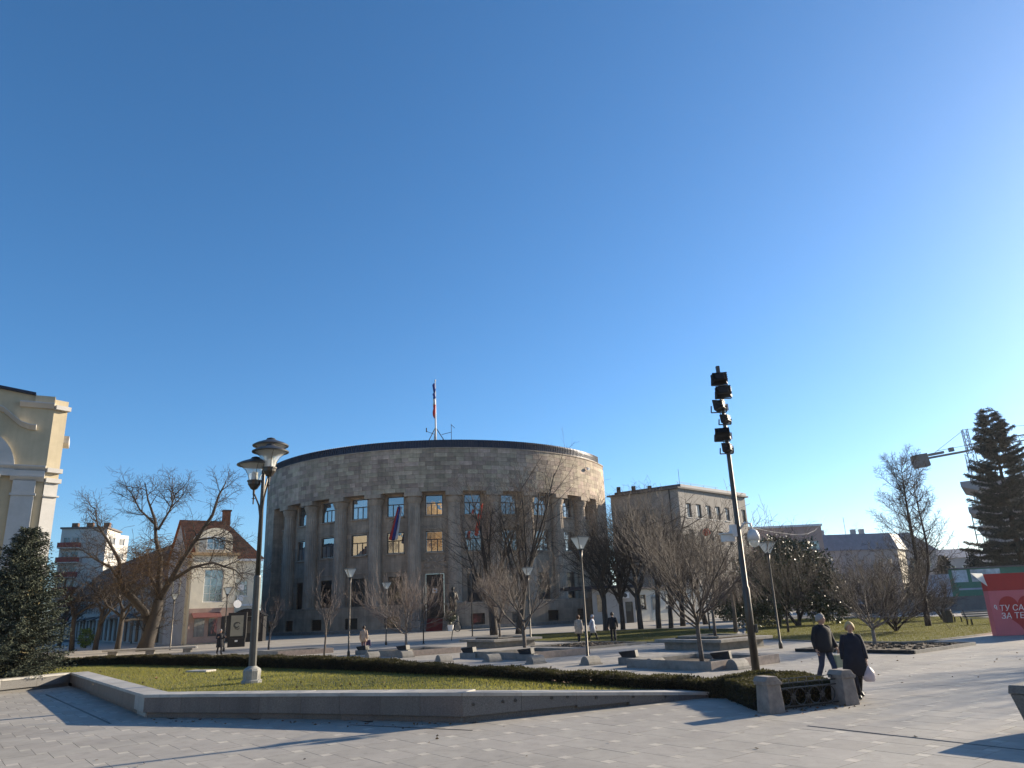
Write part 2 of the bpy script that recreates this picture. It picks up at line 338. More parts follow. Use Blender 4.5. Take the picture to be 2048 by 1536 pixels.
# window units: frame mesh + pane meshes shared between alike windows
_WC = {}
def window_unit(parent, loc, rz, w, h, style='cross', fm=None, gm=None, sill=None, name='window'):
    fm = fm or m_dframe; gm = gm or m_glass
    key = (round(w, 2), round(h, 2), style, fm.name, gm.name)
    if key not in _WC:
        f = MB(); t = .07 if w < 1.4 else .12; d = .09
        def fr(x0, x1, z0, z1): f.box(x0, x1, -d / 2, d / 2, z0, z1)
        fr(-w / 2, -w / 2 + t, 0, h); fr(w / 2 - t, w / 2, 0, h); fr(-w / 2 + t, w / 2 - t, 0, t); fr(-w / 2 + t, w / 2 - t, h - t, h)
        cells = []
        if style == 'cross':
            t2 = t; t = .13
            zt = h * .58; fr(-w / 2 + t, w / 2 - t, zt, zt + t)
            for k in (-1, 1): fr(k * w / 6 - t / 2, k * w / 6 + t / 2, t, zt)
            xs = [-w / 2 + t, -w / 6 - t / 2, -w / 6 + t / 2, w / 6 - t / 2, w / 6 + t / 2, w / 2 - t]
            cells = [(xs[0], xs[1], t, zt), (xs[2], xs[3], t, zt), (xs[4], xs[5], t, zt), (-w / 2 + t, w / 2 - t, zt + t, h - t)]
        else:
            nx, nz = {'simple': (1, 1), 'double': (2, 1), 'cross2': (2, 2), 'grid': (3, 4), 'grid2': (3, 2), 'bars': (1, 1)}[style]
            wi = w - 2 * t; hi = h - 2 * t; g = .04
            for i in range(1, nx): fr(-w / 2 + t + wi * i / nx - g / 2, -w / 2 + t + wi * i / nx + g / 2, t, h - t)
            for j in range(1, nz): f.box(-w / 2 + t, w / 2 - t, -d / 2 + .01, d / 2 - .01, t + hi * j / nz - g / 2, t + hi * j / nz + g / 2)
            cells = [(-w / 2 + t + wi * i / nx, -w / 2 + t + wi * (i + 1) / nx, t + hi * j / nz, t + hi * (j + 1) / nz) for i in range(nx) for j in range(nz)]
        gr = None
        if style == 'bars':
            gr = MB(); n = max(4, int(w / .2)); s = .18
            for i in range(n + 1): x = -w / 2 + .05 + (w - .1) * i / n; gr.box(x - .015, x + .015, -s - .015, -s + .015, 0.02, h - .02)
            for j in range(1, 5): z = h * j / 5; gr.box(-w / 2, w / 2, -s - .03, -s - .015, z - .02, z + .02)
            gr = gr.mesh('bars', m_iron)
        panes = [(MB().box(a + .002, b - .002, -.008, .008, c + .002, e - .002).mesh('pane', gm)) for a, b, c, e in cells]
        _WC[key] = (f.mesh('window', fm), panes, gr)
    fmsh, panes, gr = _WC[key]
    o = link(name, fmsh, parent, loc, (0, 0, rz))
    for p in panes: link('pane', p, o)
    if gr: link('bars', gr, o)
    return o

# ================================================================== GROUND
MB().box(-3000, 3000, -400, 4000, -1.0, -0.05).build('ground', m_asph); tag(bpy.data.objects['ground'], 'flat dark ground reaching to the horizon', kind='structure')
E1 = Vector((math.cos(R(-52)), math.sin(R(-52)), 0)); E2 = Vector((math.cos(R(38)), math.sin(R(38)), 0)); PROT = R(-52)
plaza = MB().box(-40, 46, -30, 46, -0.20, -0.028).build('plaza', m_joint); tag(plaza, 'pale grey granite paved square', kind='structure')
far = MB()
far.box(-75, 46, 46, 128, -0.2, 0.0); far.box(-75, -40, -30, 46, -.2, 0.0); far.box(46, 75, 20, 70, -.2, -0.001)
tag(far.build('paved_street', m_plaza), 'pale paved street running past the palace', kind='structure')

# lawn bed outline (world metres)
W = [(-26.5, 17.0), (-19.9, 30.0), (-18.7, 32.5), (-10.6, 21.6), (-9.86, 20.6), (-7.6, 19.84), (-5.35, 19.02), (-3.3, 18.15), (-1.36, 17.25), (5.0, 20.1)]
HP = [(-40, 43), (-26.5, 41.6), (-19.3, 39.0), (-12.0, 33.6), (-6.4, 28.8), (-2.4, 24.8), (.4, 22.9), (2.4, 21.7), (3.9, 20.8), (5.1, 19.8)]
BED = [(-40, 14)] + W + HP[::-1]
def lawn_z(x, y):
    zb = 0.45 if x < -1.4 else 0.45 + (0.08 - 0.45) * (x + 1.4) / 6.4
    return max(0.05, zb)

# pavers: large squares with small pale inserts at their corners
rng = random.Random(3)
AA, BB, GAP = 0.765, 0.205, 0.009
def pav_mesh(s, m, name):
    a = s - GAP; return MB().frust((0, 0), (a, a), (a, a), -0.03, 0).mesh(name, m)
me_big = pav_mesh(AA, m_pave, 'paver'); me_small = pav_mesh(BB, m_pave_s, 'small_paver')
v1 = E1 * AA + E2 * BB; v2 = E1 * -BB + E2 * AA
cells = []
ENC = [(4.95, 17.35), (5.3, 17.25), (6.95, 18.05), (7.15, 20.3), (6.4, 21.4), (4.9, 20.0)]
for i in range(-90, 91):
    for j in range(-90, 91):
        p = v1 * i + v2 * j + Vector((-7.45, 14.34, 0))
        if p.y < 9.5 or p.y > 46 or abs(p.x) > p.y * .74 + 2.5: continue
        if inpoly(p.x, p.y, BED) and inpoly(p.x + .8, p.y - .5, BED): continue
        cells.append((p.length, p))
cells.sort(key=lambda t: t[0])
vis = [c for c in cells if abs(c[1].x) < c[1].y * .70 - 0.6 and c[1].y > 11.4]
vis_ids = set(id(c) for c in vis[:300])
rest_b, rest_s = MB(), MB()
for c in cells:
    p = c[1]; cb = p + (E1 + E2) * AA / 2; cs = p + E1 * (AA + BB / 2) + E2 * BB / 2
    dz, dz2 = rng.uniform(-.0015, .001), rng.uniform(-.001, .0006); tx, ty = rng.uniform(-.0015, .0015), rng.uniform(-.0015, .0015)
    if id(c) in vis_ids:
        link('paver', me_big, plaza, (cb.x, cb.y, dz), (tx, ty, PROT)); link('small_paver', me_small, plaza, (cs.x, cs.y, dz2), (0, 0, PROT))
    else:
        for mb, q, s, z in ((rest_b, cb, AA, dz), (rest_s, cs, BB, dz2)):
            mb.rbox((q.x, q.y, z - .015), (s - GAP, s - GAP, .03), PROT)
tag(rest_b.build('paver_field', m_pave, plaza), kind='stuff'); tag(rest_s.build('small_paver_field', m_pave_s, plaza), kind='stuff')
# slot drains
def drain(a, b, label, w=.05):
    a, b = Vector(a), Vector(b); d = (b - a).normalized(); n = Vector((-d.y, d.x, 0))
    r = empty('slot_drain', a, math.atan2(d.y, d.x), label, 'drain'); L = (b - a).length
    MB().box(0, L, -w / 2, -w / 2 + .012, -.02, .006).box(0, L, w / 2 - .012, w / 2, -.02, .006).build('edge_strip', m_gpost, r)
    MB().box(0, L, -w / 2 + .013, w / 2 - .013, -.02, .003).build('channel', m_black, r)
drain(G(1615, 1452), G(2060, 1501.5), 'long dark slot drain crossing the paving beside the grey stone block', .055)
drain(G(92, 1389), G(220, 1447), 'dark slot drain in the shaded notch of the lawn wall', .06)
drain(G(700, 1450), G(945, 1461), 'dark slot drain in front of the red granite wall', .04)

# retaining wall of the lawn bed
bedwall = empty('lawn_wall', (W[4][0], W[4][1], 0), 0, 'low curved red and grey granite wall with pale coping round the lawn', 'wall')
O4 = Vector((W[4][0], W[4][1], 0))
def wallseg(P0, P1, h0, h1, m, step=1.35, plinth=True, lights=()):
    P0, P1 = Vector((*P0, 0)) - O4, Vector((*P1, 0)) - O4; d = P1 - P0; L = d.length; d.normalize(); n = Vector((d.y, -d.x, 0))   # n points out to the square
    k = max(1, round(L / step)); 
    for i in range(k):
        a, b = L * i / k + .002, L * (i + 1) / k - .002
        ha, hb = h0 + (h1 - h0) * a / L, h0 + (h1 - h0) * b / L
        pz = .13 if plinth and min(ha, hb) > .36 else (0.13 * max(0, (min(ha, hb) - .2) / .16) if plinth else 0)
        def pt(u, o, z): q = P0 + d * u + n * o; return (q.x, q.y, z)
        c = .075
        mb = MB(); mb.add([pt(a, 0, pz), pt(b, 0, pz), pt(b, -.25, pz), pt(a, -.25, pz), pt(a, 0, ha - c), pt(b, 0, hb - c), pt(b, -.25, hb - c), pt(a, -.25, ha - c)],
                          [(0, 3, 2, 1), (4, 5, 6, 7), (0, 1, 5, 4), (1, 2, 6, 5), (2, 3, 7, 6), (3, 0, 4, 7)])
        mb.build('granite_panel', m, bedwall, bevel=.004)
        mb = MB(); o0, o1 = .025, -.62
        mb.add([pt(a, o0, ha - c), pt(b, o0, hb - c), pt(b, o1, hb - c), pt(a, o1, ha - c), pt(a, o0, ha), pt(b, o0, hb), pt(b, o1, hb), pt(a, o1, ha)],
               [(0, 3, 2, 1), (4, 5, 6, 7), (0, 1, 5, 4), (1, 2, 6, 5), (2, 3, 7, 6), (3, 0, 4, 7)])
        mb.build('coping_slab', m_coping, bedwall, bevel=.006)
        if pz > .02:
            mb = MB(); mb.add([pt(a, -.09, -.02), pt(b, -.09, -.02), pt(b, -.24, -.02), pt(a, -.24, -.02), pt(a, -.09, pz), pt(b, -.09, pz), pt(b, -.24, pz), pt(a, -.24, pz)],
                              [(0, 3, 2, 1), (0, 1, 5, 4), (1, 2, 6, 5), (2, 3, 7, 6), (3, 0, 4, 7)]); mb.build('plinth', m, bedwall)
    for u, z in lights:
        q = P0 + d * u + n * .005
        M4 = Matrix.Translation((q.x, q.y, z)) @ n.to_track_quat('Z', 'Y').to_matrix().to_4x4()
        MB().lathe([(.035, -.01), (.035, .012), (.026, .018), (.02, .008)], 12, M=M4).build('wall_light', m_gpost, bedwall)
wallseg(W[0], W[1], .5, .52, m_coping, 1.6, False); wallseg(W[1], W[2], .52, .52, m_gregran)
wallseg(W[2], W[3], .52, .55, m_redgran, 2.2); wallseg(W[3], W[4], .55, .56, m_coping, 1.3, True)
hs = [.56, .57, .58, .6, .62]
for i in range(4): wallseg(W[4 + i], W[5 + i], hs[i], hs[i + 1], m_redgran, 1.2)
wallseg(W[8], W[9], .62, .10, m_gregran, 1.4, True, [(.25, .36), (.95, .36), (1.25, .36), (2.15, .34), (2.55, .33), (3.3, .26), (4.3, .2), (5.2, .13)])

# lawn soil and blades
BEDIN = [(-38, 16), (-26.2, 18.0), (-20.2, 30.4), (-18.9, 33.0), (-18.3, 33.2), (-10.3, 22.4), (-9.5, 21.25), (-7.4, 20.5), (-5.1, 19.7), (-3.0, 18.8), (-1.2, 17.98), (4.0, 20.3)] + HP[::-1]
lawn = empty('lawn', (-8, 25, 0)); tag(lawn, 'bright green mown lawn inside the granite wall', 'lawn', kind='stuff')
from mathutils.geometry import tessellate_polygon
bm = bmesh.new(); bv = [bm.verts.new((x + 8, y - 25, lawn_z(x, y) - .035)) for x, y in BEDIN]
for t3 in tessellate_polygon([[Vector((x, y, 0)) for x, y in BEDIN]]):
    f = bm.faces.new([bv[i] for i in t3]); f.normal_update()
    if f.normal.z < 0: f.normal_flip()
me = bpy.data.meshes.new('turf'); bm.to_mesh(me); bm.free(); me.materials.append(m_turf); link('turf', me, lawn)
nr = np.random.default_rng(5)
def inpoly_np(x, y, poly):
    c = np.zeros(len(x), bool); n = len(poly); j = n - 1
    for i in range(n):
        xi, yi, xj, yj = *poly[i], *poly[j]
        m_ = ((yi > y) != (yj > y)) & (x < (xj - xi) * (y - yi) / (yj - yi + 1e-12) + xi); c ^= m_; j = i
    return c
def blades(n, poly, zf, h, w, origin, frustum=True):
    xs = [p[0] for p in poly]; ys = [p[1] for p in poly]
    x = nr.uniform(min(xs), max(xs), n); y = nr.uniform(min(ys), max(ys), n)
    k = inpoly_np(x, y, poly) & (np.abs(x) < y * .75 + 1); x, y = x[k], y[k]; n = len(x)
    z = zf(x, y); a = nr.uniform(0, 2 * PI, n); hh = h * nr.uniform(.5, 1.3, n); b = nr.uniform(0, 2 * PI, n); ln = hh * nr.uniform(.1, .7, n)
    V = np.zeros((n, 3, 3)); dx, dy = np.cos(a) * w / 2, np.sin(a) * w / 2
    V[:, 0] = np.stack([x - dx, y - dy, z], 1); V[:, 1] = np.stack([x + dx, y + dy, z], 1); V[:, 2] = np.stack([x + np.cos(b) * ln, y + np.sin(b) * ln, z + hh], 1)
    V -= np.array(origin); return V.reshape(-1, 3), np.arange(3 * n).reshape(n, 3)
lz = lambda x, y: np.where(x < -1.4, 0.45, np.maximum(.05, 0.45 - .37 * (x + 1.4) / 6.4)) - .035
V, F = blades(560000, BEDIN, lz, .05, .013, (-8, 25, 0)); tag(link('grass', npmesh('grass', V, F, m_grass), lawn), kind='stuff')
# flat access cover in the lawn
q = G(402, 1342, .45); r = empty('access_cover', (q.x, q.y, .44), R(-20), 'pale flat concrete cover lying in the lawn left of the tall lamp', 'cover')
MB().box(-.5, .5, -.28, .28, -.03, .045).build('slab', m_coping, r, bevel=.01); MB().box(-.12, .12, -.02, .02, .046, .052).build('handle', m_iron, r)

# grass areas round the trees near the palace and on the right
def turf_patch(name, px, label, n):
    P = [G(x, y) for x, y in px]; poly = [(p.x, p.y) for p in P]; cx = sum(p[0] for p in poly) / len(poly); cy = sum(p[1] for p in poly) / len(poly)
    e = empty(name, (cx, cy, 0)); tag(e, label, 'grass', kind='stuff')
    mb = MB(); mb.prism([(x - cx, y - cy) for x, y in poly], -.01, .03); mb.build('turf', m_turf2, e)
    V, F = blades(n, poly, lambda x, y: x * 0 + .03, .055, .018, (cx, cy, 0)); tag(link('grass', npmesh('grass', V, F, m_grass2), e), kind='stuff')
    k = MB()
    for a, b in zip(poly, poly[1:] + poly[:1]):
        k.bar((a[0] - cx, a[1] - cy, .0), (b[0] - cx, b[1] - cy, .0), .12, .14)
    k.build('kerb', m_wstone, e)
turf_patch('grass_strip', [(1048, 1283), (1320, 1286), (1400, 1282), (1470, 1279), (1480, 1259), (1330, 1258), (1225, 1262), (1060, 1270)], 'patchy grass strip under the bare trees beside the palace', 110000)
turf_patch('park_grass', [(1490, 1278), (1560, 1281), (1740, 1288), (1850, 1284.5), (1930, 1275), (1992, 1267), (2100, 1254), (2100, 1239), (1900, 1234), (1650, 1237), (1490, 1243)], 'sunlit park grass with tree shadows on the right', 260000)
MB().prism([(p.x, p.y) for p in (G(1440, 1236), G(1640, 1231), G(2120, 1224), G(2120, 1215), G(1640, 1221), G(1440, 1229))], -.04, .012).build('park_path', m_plaza); tag(bpy.data.objects['park_path'], 'pale path behind the park grass', kind='structure')
MB().box(30, 140, 84, 97, -.06, .006).build('road', m_asph); tag(bpy.data.objects['road'], 'asphalt road behind the park', kind='structure')

# ================================================================== PALACE
CR = 29.6; PHI = R(4.0); F0 = Vector((-11.45, 102.0, 0)); PN = Vector((math.sin(PHI), -math.cos(PHI), 0)); PC = F0 - PN * CR
palace = empty('palace', PC, PHI, 'large curved stone palace with a colonnade and dark roof edge', 'building')
DA = R(11.0); HALF = R(57.4); END = R(67.3)
RW, RA, RB, RCOL = 28.15, 29.6, 29.85, 28.68
ZB, ZS, ZT = 3.4, 18.3, 24.3
def pol(a, r, z): return (r * math.sin(a), -r * math.cos(a), z)
def cyl(r): return lambda u, z, dep: pol(u / r, r - dep, z)
fine = lambda r, n=90: [(-END + 2 * END * k / n) * r for k in range(n + 1)]
# recessed wall with the window openings
rec = MB(); ops = []; WW = 2.4
for k in range(-5, 6):
    u = k * DA * RW * (1 if abs(k) < 5 else .99)
    ops += [(u - WW / 2, u + WW / 2, 15.2, 18.0), (u - WW / 2, u + WW / 2, 10.2, 13.05)]
    if k != 0: ops.append((u - 1.0, u + 1.0, ZB + .05, 7.15))
    else: ops.append((u - 1.25, u + 1.25, 1.5, 7.3))
rec.wall(cyl(RW), -HALF * RW, HALF * RW, 1.2, ZS, ops, .45, [k * DA * RW / 2 for k in range(-11, 12)])
rec.build('recessed_wall', m_stone, palace)
# basement with low windows, stair gap in the middle
bas = MB(); bops = [(k * DA * RB - .95, k * DA * RB + .95, .55, 1.95) for k in range(-5, 6) if k != 0] + [(-1.7, 1.7, -.05, ZB)]
bas.wall(cyl(RB), -END * RB, END * RB, -.05, ZB, bops, .5, fine(RB))
for a0, a1 in [(-END + 2 * END * k / 60, -END + 2 * END * (k + 1) / 60) for k in range(60)]:
    if abs((a0 + a1) / 2) > 1.75 / RB:
        n = len(bas.v); bas.v += [pol(a0, RB + .06, ZB), pol(a1, RB + .06, ZB), pol(a1, RW - .2, ZB), pol(a0, RW - .2, ZB), pol(a0, RB + .06, ZB - .22), pol(a1, RB + .06, ZB - .22), pol(a0, RB, ZB - .22), pol(a1, RB, ZB - .22)]
        bas.f += [(n, n + 1, n + 2, n + 3), (n + 4, n + 5, n + 1, n), (n + 6, n + 7, n + 5, n + 4)]
bas.build('basement', m_base, palace)
for sd in (-1, 1):
    pl = MB()
    for a0, a1 in [(-END + 2 * END * k / 60, -END + 2 * END * (k + 1) / 60) for k in range(60)]:
        if (a0 + a1) / 2 * sd > 2.2 / RB:
            n = len(pl.v); pl.v += [pol(a0, RB + .12, -.05), pol(a1, RB + .12, -.05), pol(a1, RB + .12, .38), pol(a0, RB + .12, .38), pol(a1, RB - .02, .42), pol(a0, RB - .02, .42)]
            pl.f += [(n, n + 1, n + 2, n + 3), (n + 3, n + 2, n + 4, n + 5)]
    pl.build('plinth', m_wstone, palace)
# attic shell behind the facing blocks, soffit, end piers, side walls
at = MB(); at.wall(cyl(RA - .07), -END * RA, END * RA, ZS, ZT, (), .1, fine(RA))
for k in range(80):
    a0, a1 = -END + 2 * END * k / 80, -END + 2 * END * (k + 1) / 80
    at.add([pol(a0, RW - .2, ZS), pol(a1, RW - .2, ZS), pol(a1, RA + .0, ZS), pol(a0, RA + .0, ZS)], [(0, 1, 2, 3)])
at.build('attic_wall', m_column, palace)
for sg in (-1, 1):
    p = MB(); a0, a1 = sg * HALF, sg * END
    lo, hi = min(a0, a1), max(a0, a1)
    p.wall(lambda u, z, d: pol(u / RA, RA - d, z), lo * RA, hi * RA, ZB, ZS, (), .1, [(lo + (hi - lo) * k / 6) * RA for k in range(7)])
    q0, q1 = Vector(pol(a0, RA, 0)), Vector(pol(a0, RW - .3, 0))
    p.wall(lambda u, z, d: tuple(q0.lerp(q1, u / 2.2) + Vector((0, 0, z))), 0, 2.2, ZB, ZS)
    p.build('end_pier', m_stone, palace)
    s = MB(); e0 = Vector(pol(a1, RA, 0)); e1 = e0 + Vector((sg * 1.5, 30, 0))
    s.wall(lambda u, z, d: tuple(e0.lerp(e1, u / 30) + Vector((0, 0, z))), 0, 30, -.05, ZT, (), .1)
    s.build('side_wall', m_stone, palace)
# facing blocks of the attic, each its own stone
brng = random.Random(11); courses = 10; ch = (ZT - ZS) / courses; blocks = []
for c in range(courses):
    u = -END * RA + brng.uniform(0, .5); z = ZS + c * ch
    while u < END * RA - .2:
        L = brng.choice([.9, 1.1, 1.3, 1.5, 1.9]); L = min(L, END * RA - u)
        if L > .3: blocks.append((u + L / 2, z, L))
        u += L
blocks.sort(key=lambda b: abs(b[0] - 3.0))
bcache = {}
stuffb = MB()
for i, (u, z, L) in enumerate(blocks):
    a = u / RA; off = brng.uniform(-.006, .012)
    if i < 300:
        key = round(L, 2)
        if key not in bcache:
            t = .09; g = .013; mb = MB(); mb.frust((0, 0), (L - g, ch - g), (L - g - .018, ch - g - .018), 0, t)
            bcache[key] = mb.mesh('stone_block', m_block)
        o = link('stone_block', bcache[key], palace)
        M4 = Matrix.Rotation(a, 4, 'Z') @ Matrix.Translation((0, -(RA - .09 + off), z + ch / 2)) @ Matrix.Rotation(PI / 2, 4, 'X')
        o.matrix_local = M4
    else:
        M4 = Matrix.Rotation(a, 4, 'Z') @ Matrix.Translation((0, -(RA - .045 + off), z + ch / 2))
        stuffb.mbox(M4, L - .014, .09, ch - .014)
tag(stuffb.build('stone_facing', m_block, palace), kind='stuff')
cop = MB()
for k in range(80):
    a0, a1 = -END + 2 * END * k / 80, -END + 2 * END * (k + 1) / 80
    n = len(cop.v); cop.v += [pol(a0, RA + .1, ZT), pol(a1, RA + .1, ZT), pol(a1, RA + .1, ZT + .14), pol(a0, RA + .1, ZT + .14), pol(a0, RA - 1.2, ZT + .14), pol(a1, RA - 1.2, ZT + .14), pol(a0, RA - .1, ZT), pol(a1, RA - .1, ZT)]
    cop.f += [(n, n + 1, n + 2, n + 3), (n + 3, n + 2, n + 5, n + 4), (n + 6, n + 7, n + 1, n)]
cop.build('coping', m_column, palace)
roof = MB()
rfl = [pol(-R(62.5) + R(125) * k / 80, RA - .12, 0) for k in range(81)]
for (a, b) in zip(rfl, rfl[1:]): roof.add([(a[0], a[1], ZT + .1), (b[0], b[1], ZT + .1), (b[0] * .995, b[1] * .995, ZT + 1.3), (a[0] * .995, a[1] * .995, ZT + 1.3)], [(0, 1, 2, 3)])
roof.add([(p[0] * .995, p[1] * .995, ZT + 1.3) for p in rfl] + [(24, 20, ZT + 1.3), (-24, 20, ZT + 1.3)], [tuple(range(83))])
roof = roof.build('roof', m_roofmetal, palace)
rib = MB()
for k in range(170):
    a = -R(62.5) + R(125) * k / 169; M4 = Matrix.Rotation(a, 4, 'Z') @ Matrix.Translation((0, -(RA - .14), ZT + .75)); rib.mbox(M4, .07, .12, 1.1)
tag(rib.build('roof_seams', m_roofmetal, roof), kind='stuff')
# fluted columns
def column_mesh():
    mb = MB(); n = 72; prof = [(1.0, 0), (1.0, .12), (.97, .14)] + [(.95 - .13 * t, .16 + 12.9 * t) for t in [k / 8 for k in range(9)]]
    vs = []; fs = []
    for r, z in prof:
        for k in range(n):
            fl = 0.055 * abs(math.sin(k * PI / 4)) if .14 < z else 0
            a = 2 * PI * k / n; vs.append(((r - fl) * math.cos(a), (r - fl) * math.sin(a), z))
    for i in range(len(prof) - 1):
        for k in range(n): k2 = (k + 1) % n; fs.append((i * n + k, i * n + k2, (i + 1) * n + k2, (i + 1) * n + k))
    mb.add(vs, fs); return mb.mesh('shaft', m_column)
def cap_mesh():
    mb = MB(); mb.lathe([(.80, 13.02), (.84, 13.1), (.84, 13.4), (.90, 13.44), (1.02, 13.75), (1.10, 14.0), (1.12, 14.15), (1.05, 14.3)], 28)
    mb.box(-1.2, 1.2, -1.2, 1.0, 14.3, 14.87); return mb.mesh('capital', m_column)
me_sh, me_cap = column_mesh(), cap_mesh()
for k in range(10):
    a = (k - 4.5) * DA
    o = link('column', me_sh, palace, pol(a, RCOL, ZB), (0, 0, a)); link('capital', me_cap, o)
# windows
sillm = MB().box(-1.3, 1.3, -.22, .1, -.16, 0).mesh('sill', m_column)
for k in range(-5, 6):
    a = k * DA * (1 if abs(k) < 5 else .99)
    for z, h in ((15.2, 2.8), (10.2, 2.85)):
        w = window_unit(palace, pol(a, RW - .3, z), a, WW, h, 'cross'); s = link('sill', sillm, w, (0, -.3, 0))
    lint = MB().box(-1.45, 1.45, -.1, .1, 0, .12)
    lint.build('string_course', m_column, palace, pol(a, RW + .02, 13.3), a); MB().box(-1.6, 1.6, -.08, .1, 0, .16).build('string_course', m_column, palace, pol(a, RW + .02, 7.75), a)
    if k:
        window_unit(palace, pol(a, RW - .3, ZB + .05), a, 2.0, 7.15 - ZB - .05, 'bars', gm=m_glass_d)
        window_unit(palace, pol(a, RB - .35, .55), a, 1.9, 1.4, 'bars', gm=m_glass_d)
# entrance: barred door, red stair carpet, steps, cheek blocks
dr = MB().box(-1.2, 1.2, -.04, .04, 0, 5.75).build('door', m_dframe, palace, pol(0, RW - .32, 1.52))
gb = MB()
for i in range(13): x = -1.15 + 2.3 * i / 12; gb.box(x - .02, x + .02, -.12, -.08, .05, 5.7)
for z in (.5, 2.0, 3.4, 3.55, 4.6, 5.6): gb.box(-1.18, 1.18, -.14, -.121, z - .03, z + .03)
gb.build('bars', m_iron, dr)
MB().box(-.32, .32, -.2, -.15, 3.3, 3.85).build('sign_plate', m_white, dr)
MB().box(-.16, .16, -.225, -.201, 3.45, 3.7).build('emblem', mat('emblem_orange', (.55, .25, .08), .6), dr)
st = MB(); NS = 9
for i in range(NS): st.box(-1.7, 1.7, -(RB + 1.9 - i * .38), -(RW - .2), i * .168, (i + 1) * .168)
st = st.build('stair', m_wstone, palace)
cpm = mat('red_carpet', (.16, .018, .02), .95, .2, 20)
cp = MB()
for i in range(NS): y = -(RB + 1.9 - i * .38); cp.box(-1.05, 1.05, y - .012, y + .38, (i + 1) * .168 - .0, (i + 1) * .168 + .014).box(-1.05, 1.05, y - .014, y - .002, i * .168, (i + 1) * .168)
cp.build('carpet', cpm, st)
for s in (-1, 1):
    MB().box(s * 2.35 - .6, s * 2.35 + .6, -(RB + 2.0), -(RB - .3), 0, 1.3).build('cheek_block', m_wstone, palace, bevel=.02)
    MB().lathe([(.42, 1.3), (.46, 1.4), (.46, 2.5), (.5, 2.6), (.5, 2.72)], 18, (s * 2.35, -(RB + 1.1))).build('round_pedestal', m_wstone, palace, smooth=False)
# carved relief over the door
rl = MB(); rr = random.Random(4)
for k in range(26):
    x, z = rr.uniform(-1.5, 1.5), rr.uniform(8.1, 9.8); an = math.atan2(z - 8.9, x) + rr.uniform(-.5, .5)
    c = Vector(pol(0, RW + .03, z)); rl.tube([c + Vector((x - .3 * math.cos(an), 0, -.3 * math.sin(an))), c + Vector((x, -.05, 0)), c + Vector((x + .35 * math.cos(an), 0, .35 * math.sin(an)))], [.03, .1, .02], 6)
rl.build('carved_relief', m_column, palace, smooth=True)
# flag brackets on the facade, wall lamps
br = MB()
for an in (-.9, -.3, .3, .9): br.bar((0, -.05, 0), (math.sin(an) * .9, -.55, -math.cos(an) * .75), .05)
br.box(-.12, .12, -.12, .05, -.1, .1)
bme = br.mesh('flag_bracket', m_iron)
for k in (-1, 1): link('flag_bracket', bme, palace, pol(k * DA, RW + .02, 15.0), (0, 0, k * DA))
tg = empty('palace_floodlight', PC + Matrix.Rotation(PHI, 3, 'Z') @ Vector(pol(R(52), RA + .05, 22.8)), PHI + R(52), 'small white floodlight high on the lit end of the curved palace', 'light')
MB().rbox((0, -.35, 0), (.5, .35, .35), 0, .5).build('housing', m_white, tg); MB().bar((0, 0, .3), (0, -.3, .1), .06).build('arm', m_gpost, tg); MB().bar((0, .0, .3), (0, .0, 1.7), .03).build('cable', m_gpost, tg)

# ================================================================== TREES
def rv(r): return Vector((r.gauss(0, 1), r.gauss(0, 1), r.gauss(0, 1)))
def grow(out, p, d, L, r, lv, S, rg, H):
    n = S['n'][lv]; wig = S['wig'][lv]; up = S['up'][lv]; tap = S['tap'][lv]
    pts = [p.copy()]; rad = [r]; ds = [d.copy()]
    for i in range(n):
        d = d + rv(rg) * wig + Vector((0, 0, up)); d.normalize(); p = p + d * (L / n)
        pts.append(p.copy()); rad.append(max(S['rmin'], r * (1 - tap * (i + 1) / n))); ds.append(d.copy())
    out.append((lv, pts, rad))
    children(out, pts, rad, ds, lv, S, rg, H)
def children(out, pts, rad, ds, lv, S, rg, H):
    if lv + 1 >= len(S['n']): return
    n = len(pts) - 1
    k = max(1, round(S['k'][lv] * rg.uniform(.8, 1.2))); az = rg.uniform(0, 6.28)
    for j in range(k):
        t = S['t0'][lv] + (1 - S['t0'][lv]) * (j + rg.random()) / k; x = t * n; i = min(n - 1, int(x)); q = pts[i].lerp(pts[i + 1], x - i); dd = ds[min(i + 1, n)]
        az += 2.4 + rg.uniform(-.4, .4); an = S['ang'][lv] * rg.uniform(.65, 1.3)
        u = dd.orthogonal().normalized(); w = dd.cross(u); nd = dd * math.cos(an) + (u * math.cos(az) + w * math.sin(az)) * math.sin(an)
        LL = S['len'][lv + 1] * H * (1 - S.get('short', .35) * t) * rg.uniform(.7, 1.25); rr = min(rad[min(i, n)] * .8, S['r'][lv + 1] * rg.uniform(.8, 1.2))
        grow(out, q, nd, LL, max(rr, S['rmin']), lv + 1, S, rg, H)
def mesh_branches(out, lv0, lv1, name, m, sc_=1.0, zsc=1.0):
    mb = MB(); sides = [9, 6, 4, 3, 3, 3]
    for lv, pts, rad in out:
        if lv0 <= lv <= lv1: mb.tube([(p.x * sc_, p.y * sc_, p.z * zsc) for p in pts], [x * min(1.15, max(sc_, .8)) for x in rad], sides[lv], cap=lv < 2)
    return mb.mesh(name, m, True)
VASE = dict(n=[3, 5, 5, 3, 2], wig=[.04, .10, .10, .12, .14], up=[.1, .07, .17, .12, .05], tap=[.25, .7, .8, .8, .5], k=[8, 6, 5, 2], t0=[.7, .12, .1, .2], ang=[.95, .5, .5, .6],
            len=[.28, .70, .34, .15, .07], r=[.09, .035, .016, .009, .006], rmin=.006, short=.3)
SPARSE = dict(VASE, k=[6, 5, 3, 2], ang=[.6, .5, .55, .6], len=[.36, .6, .26, .12, .06], r=[.07, .028, .013, .008, .006])
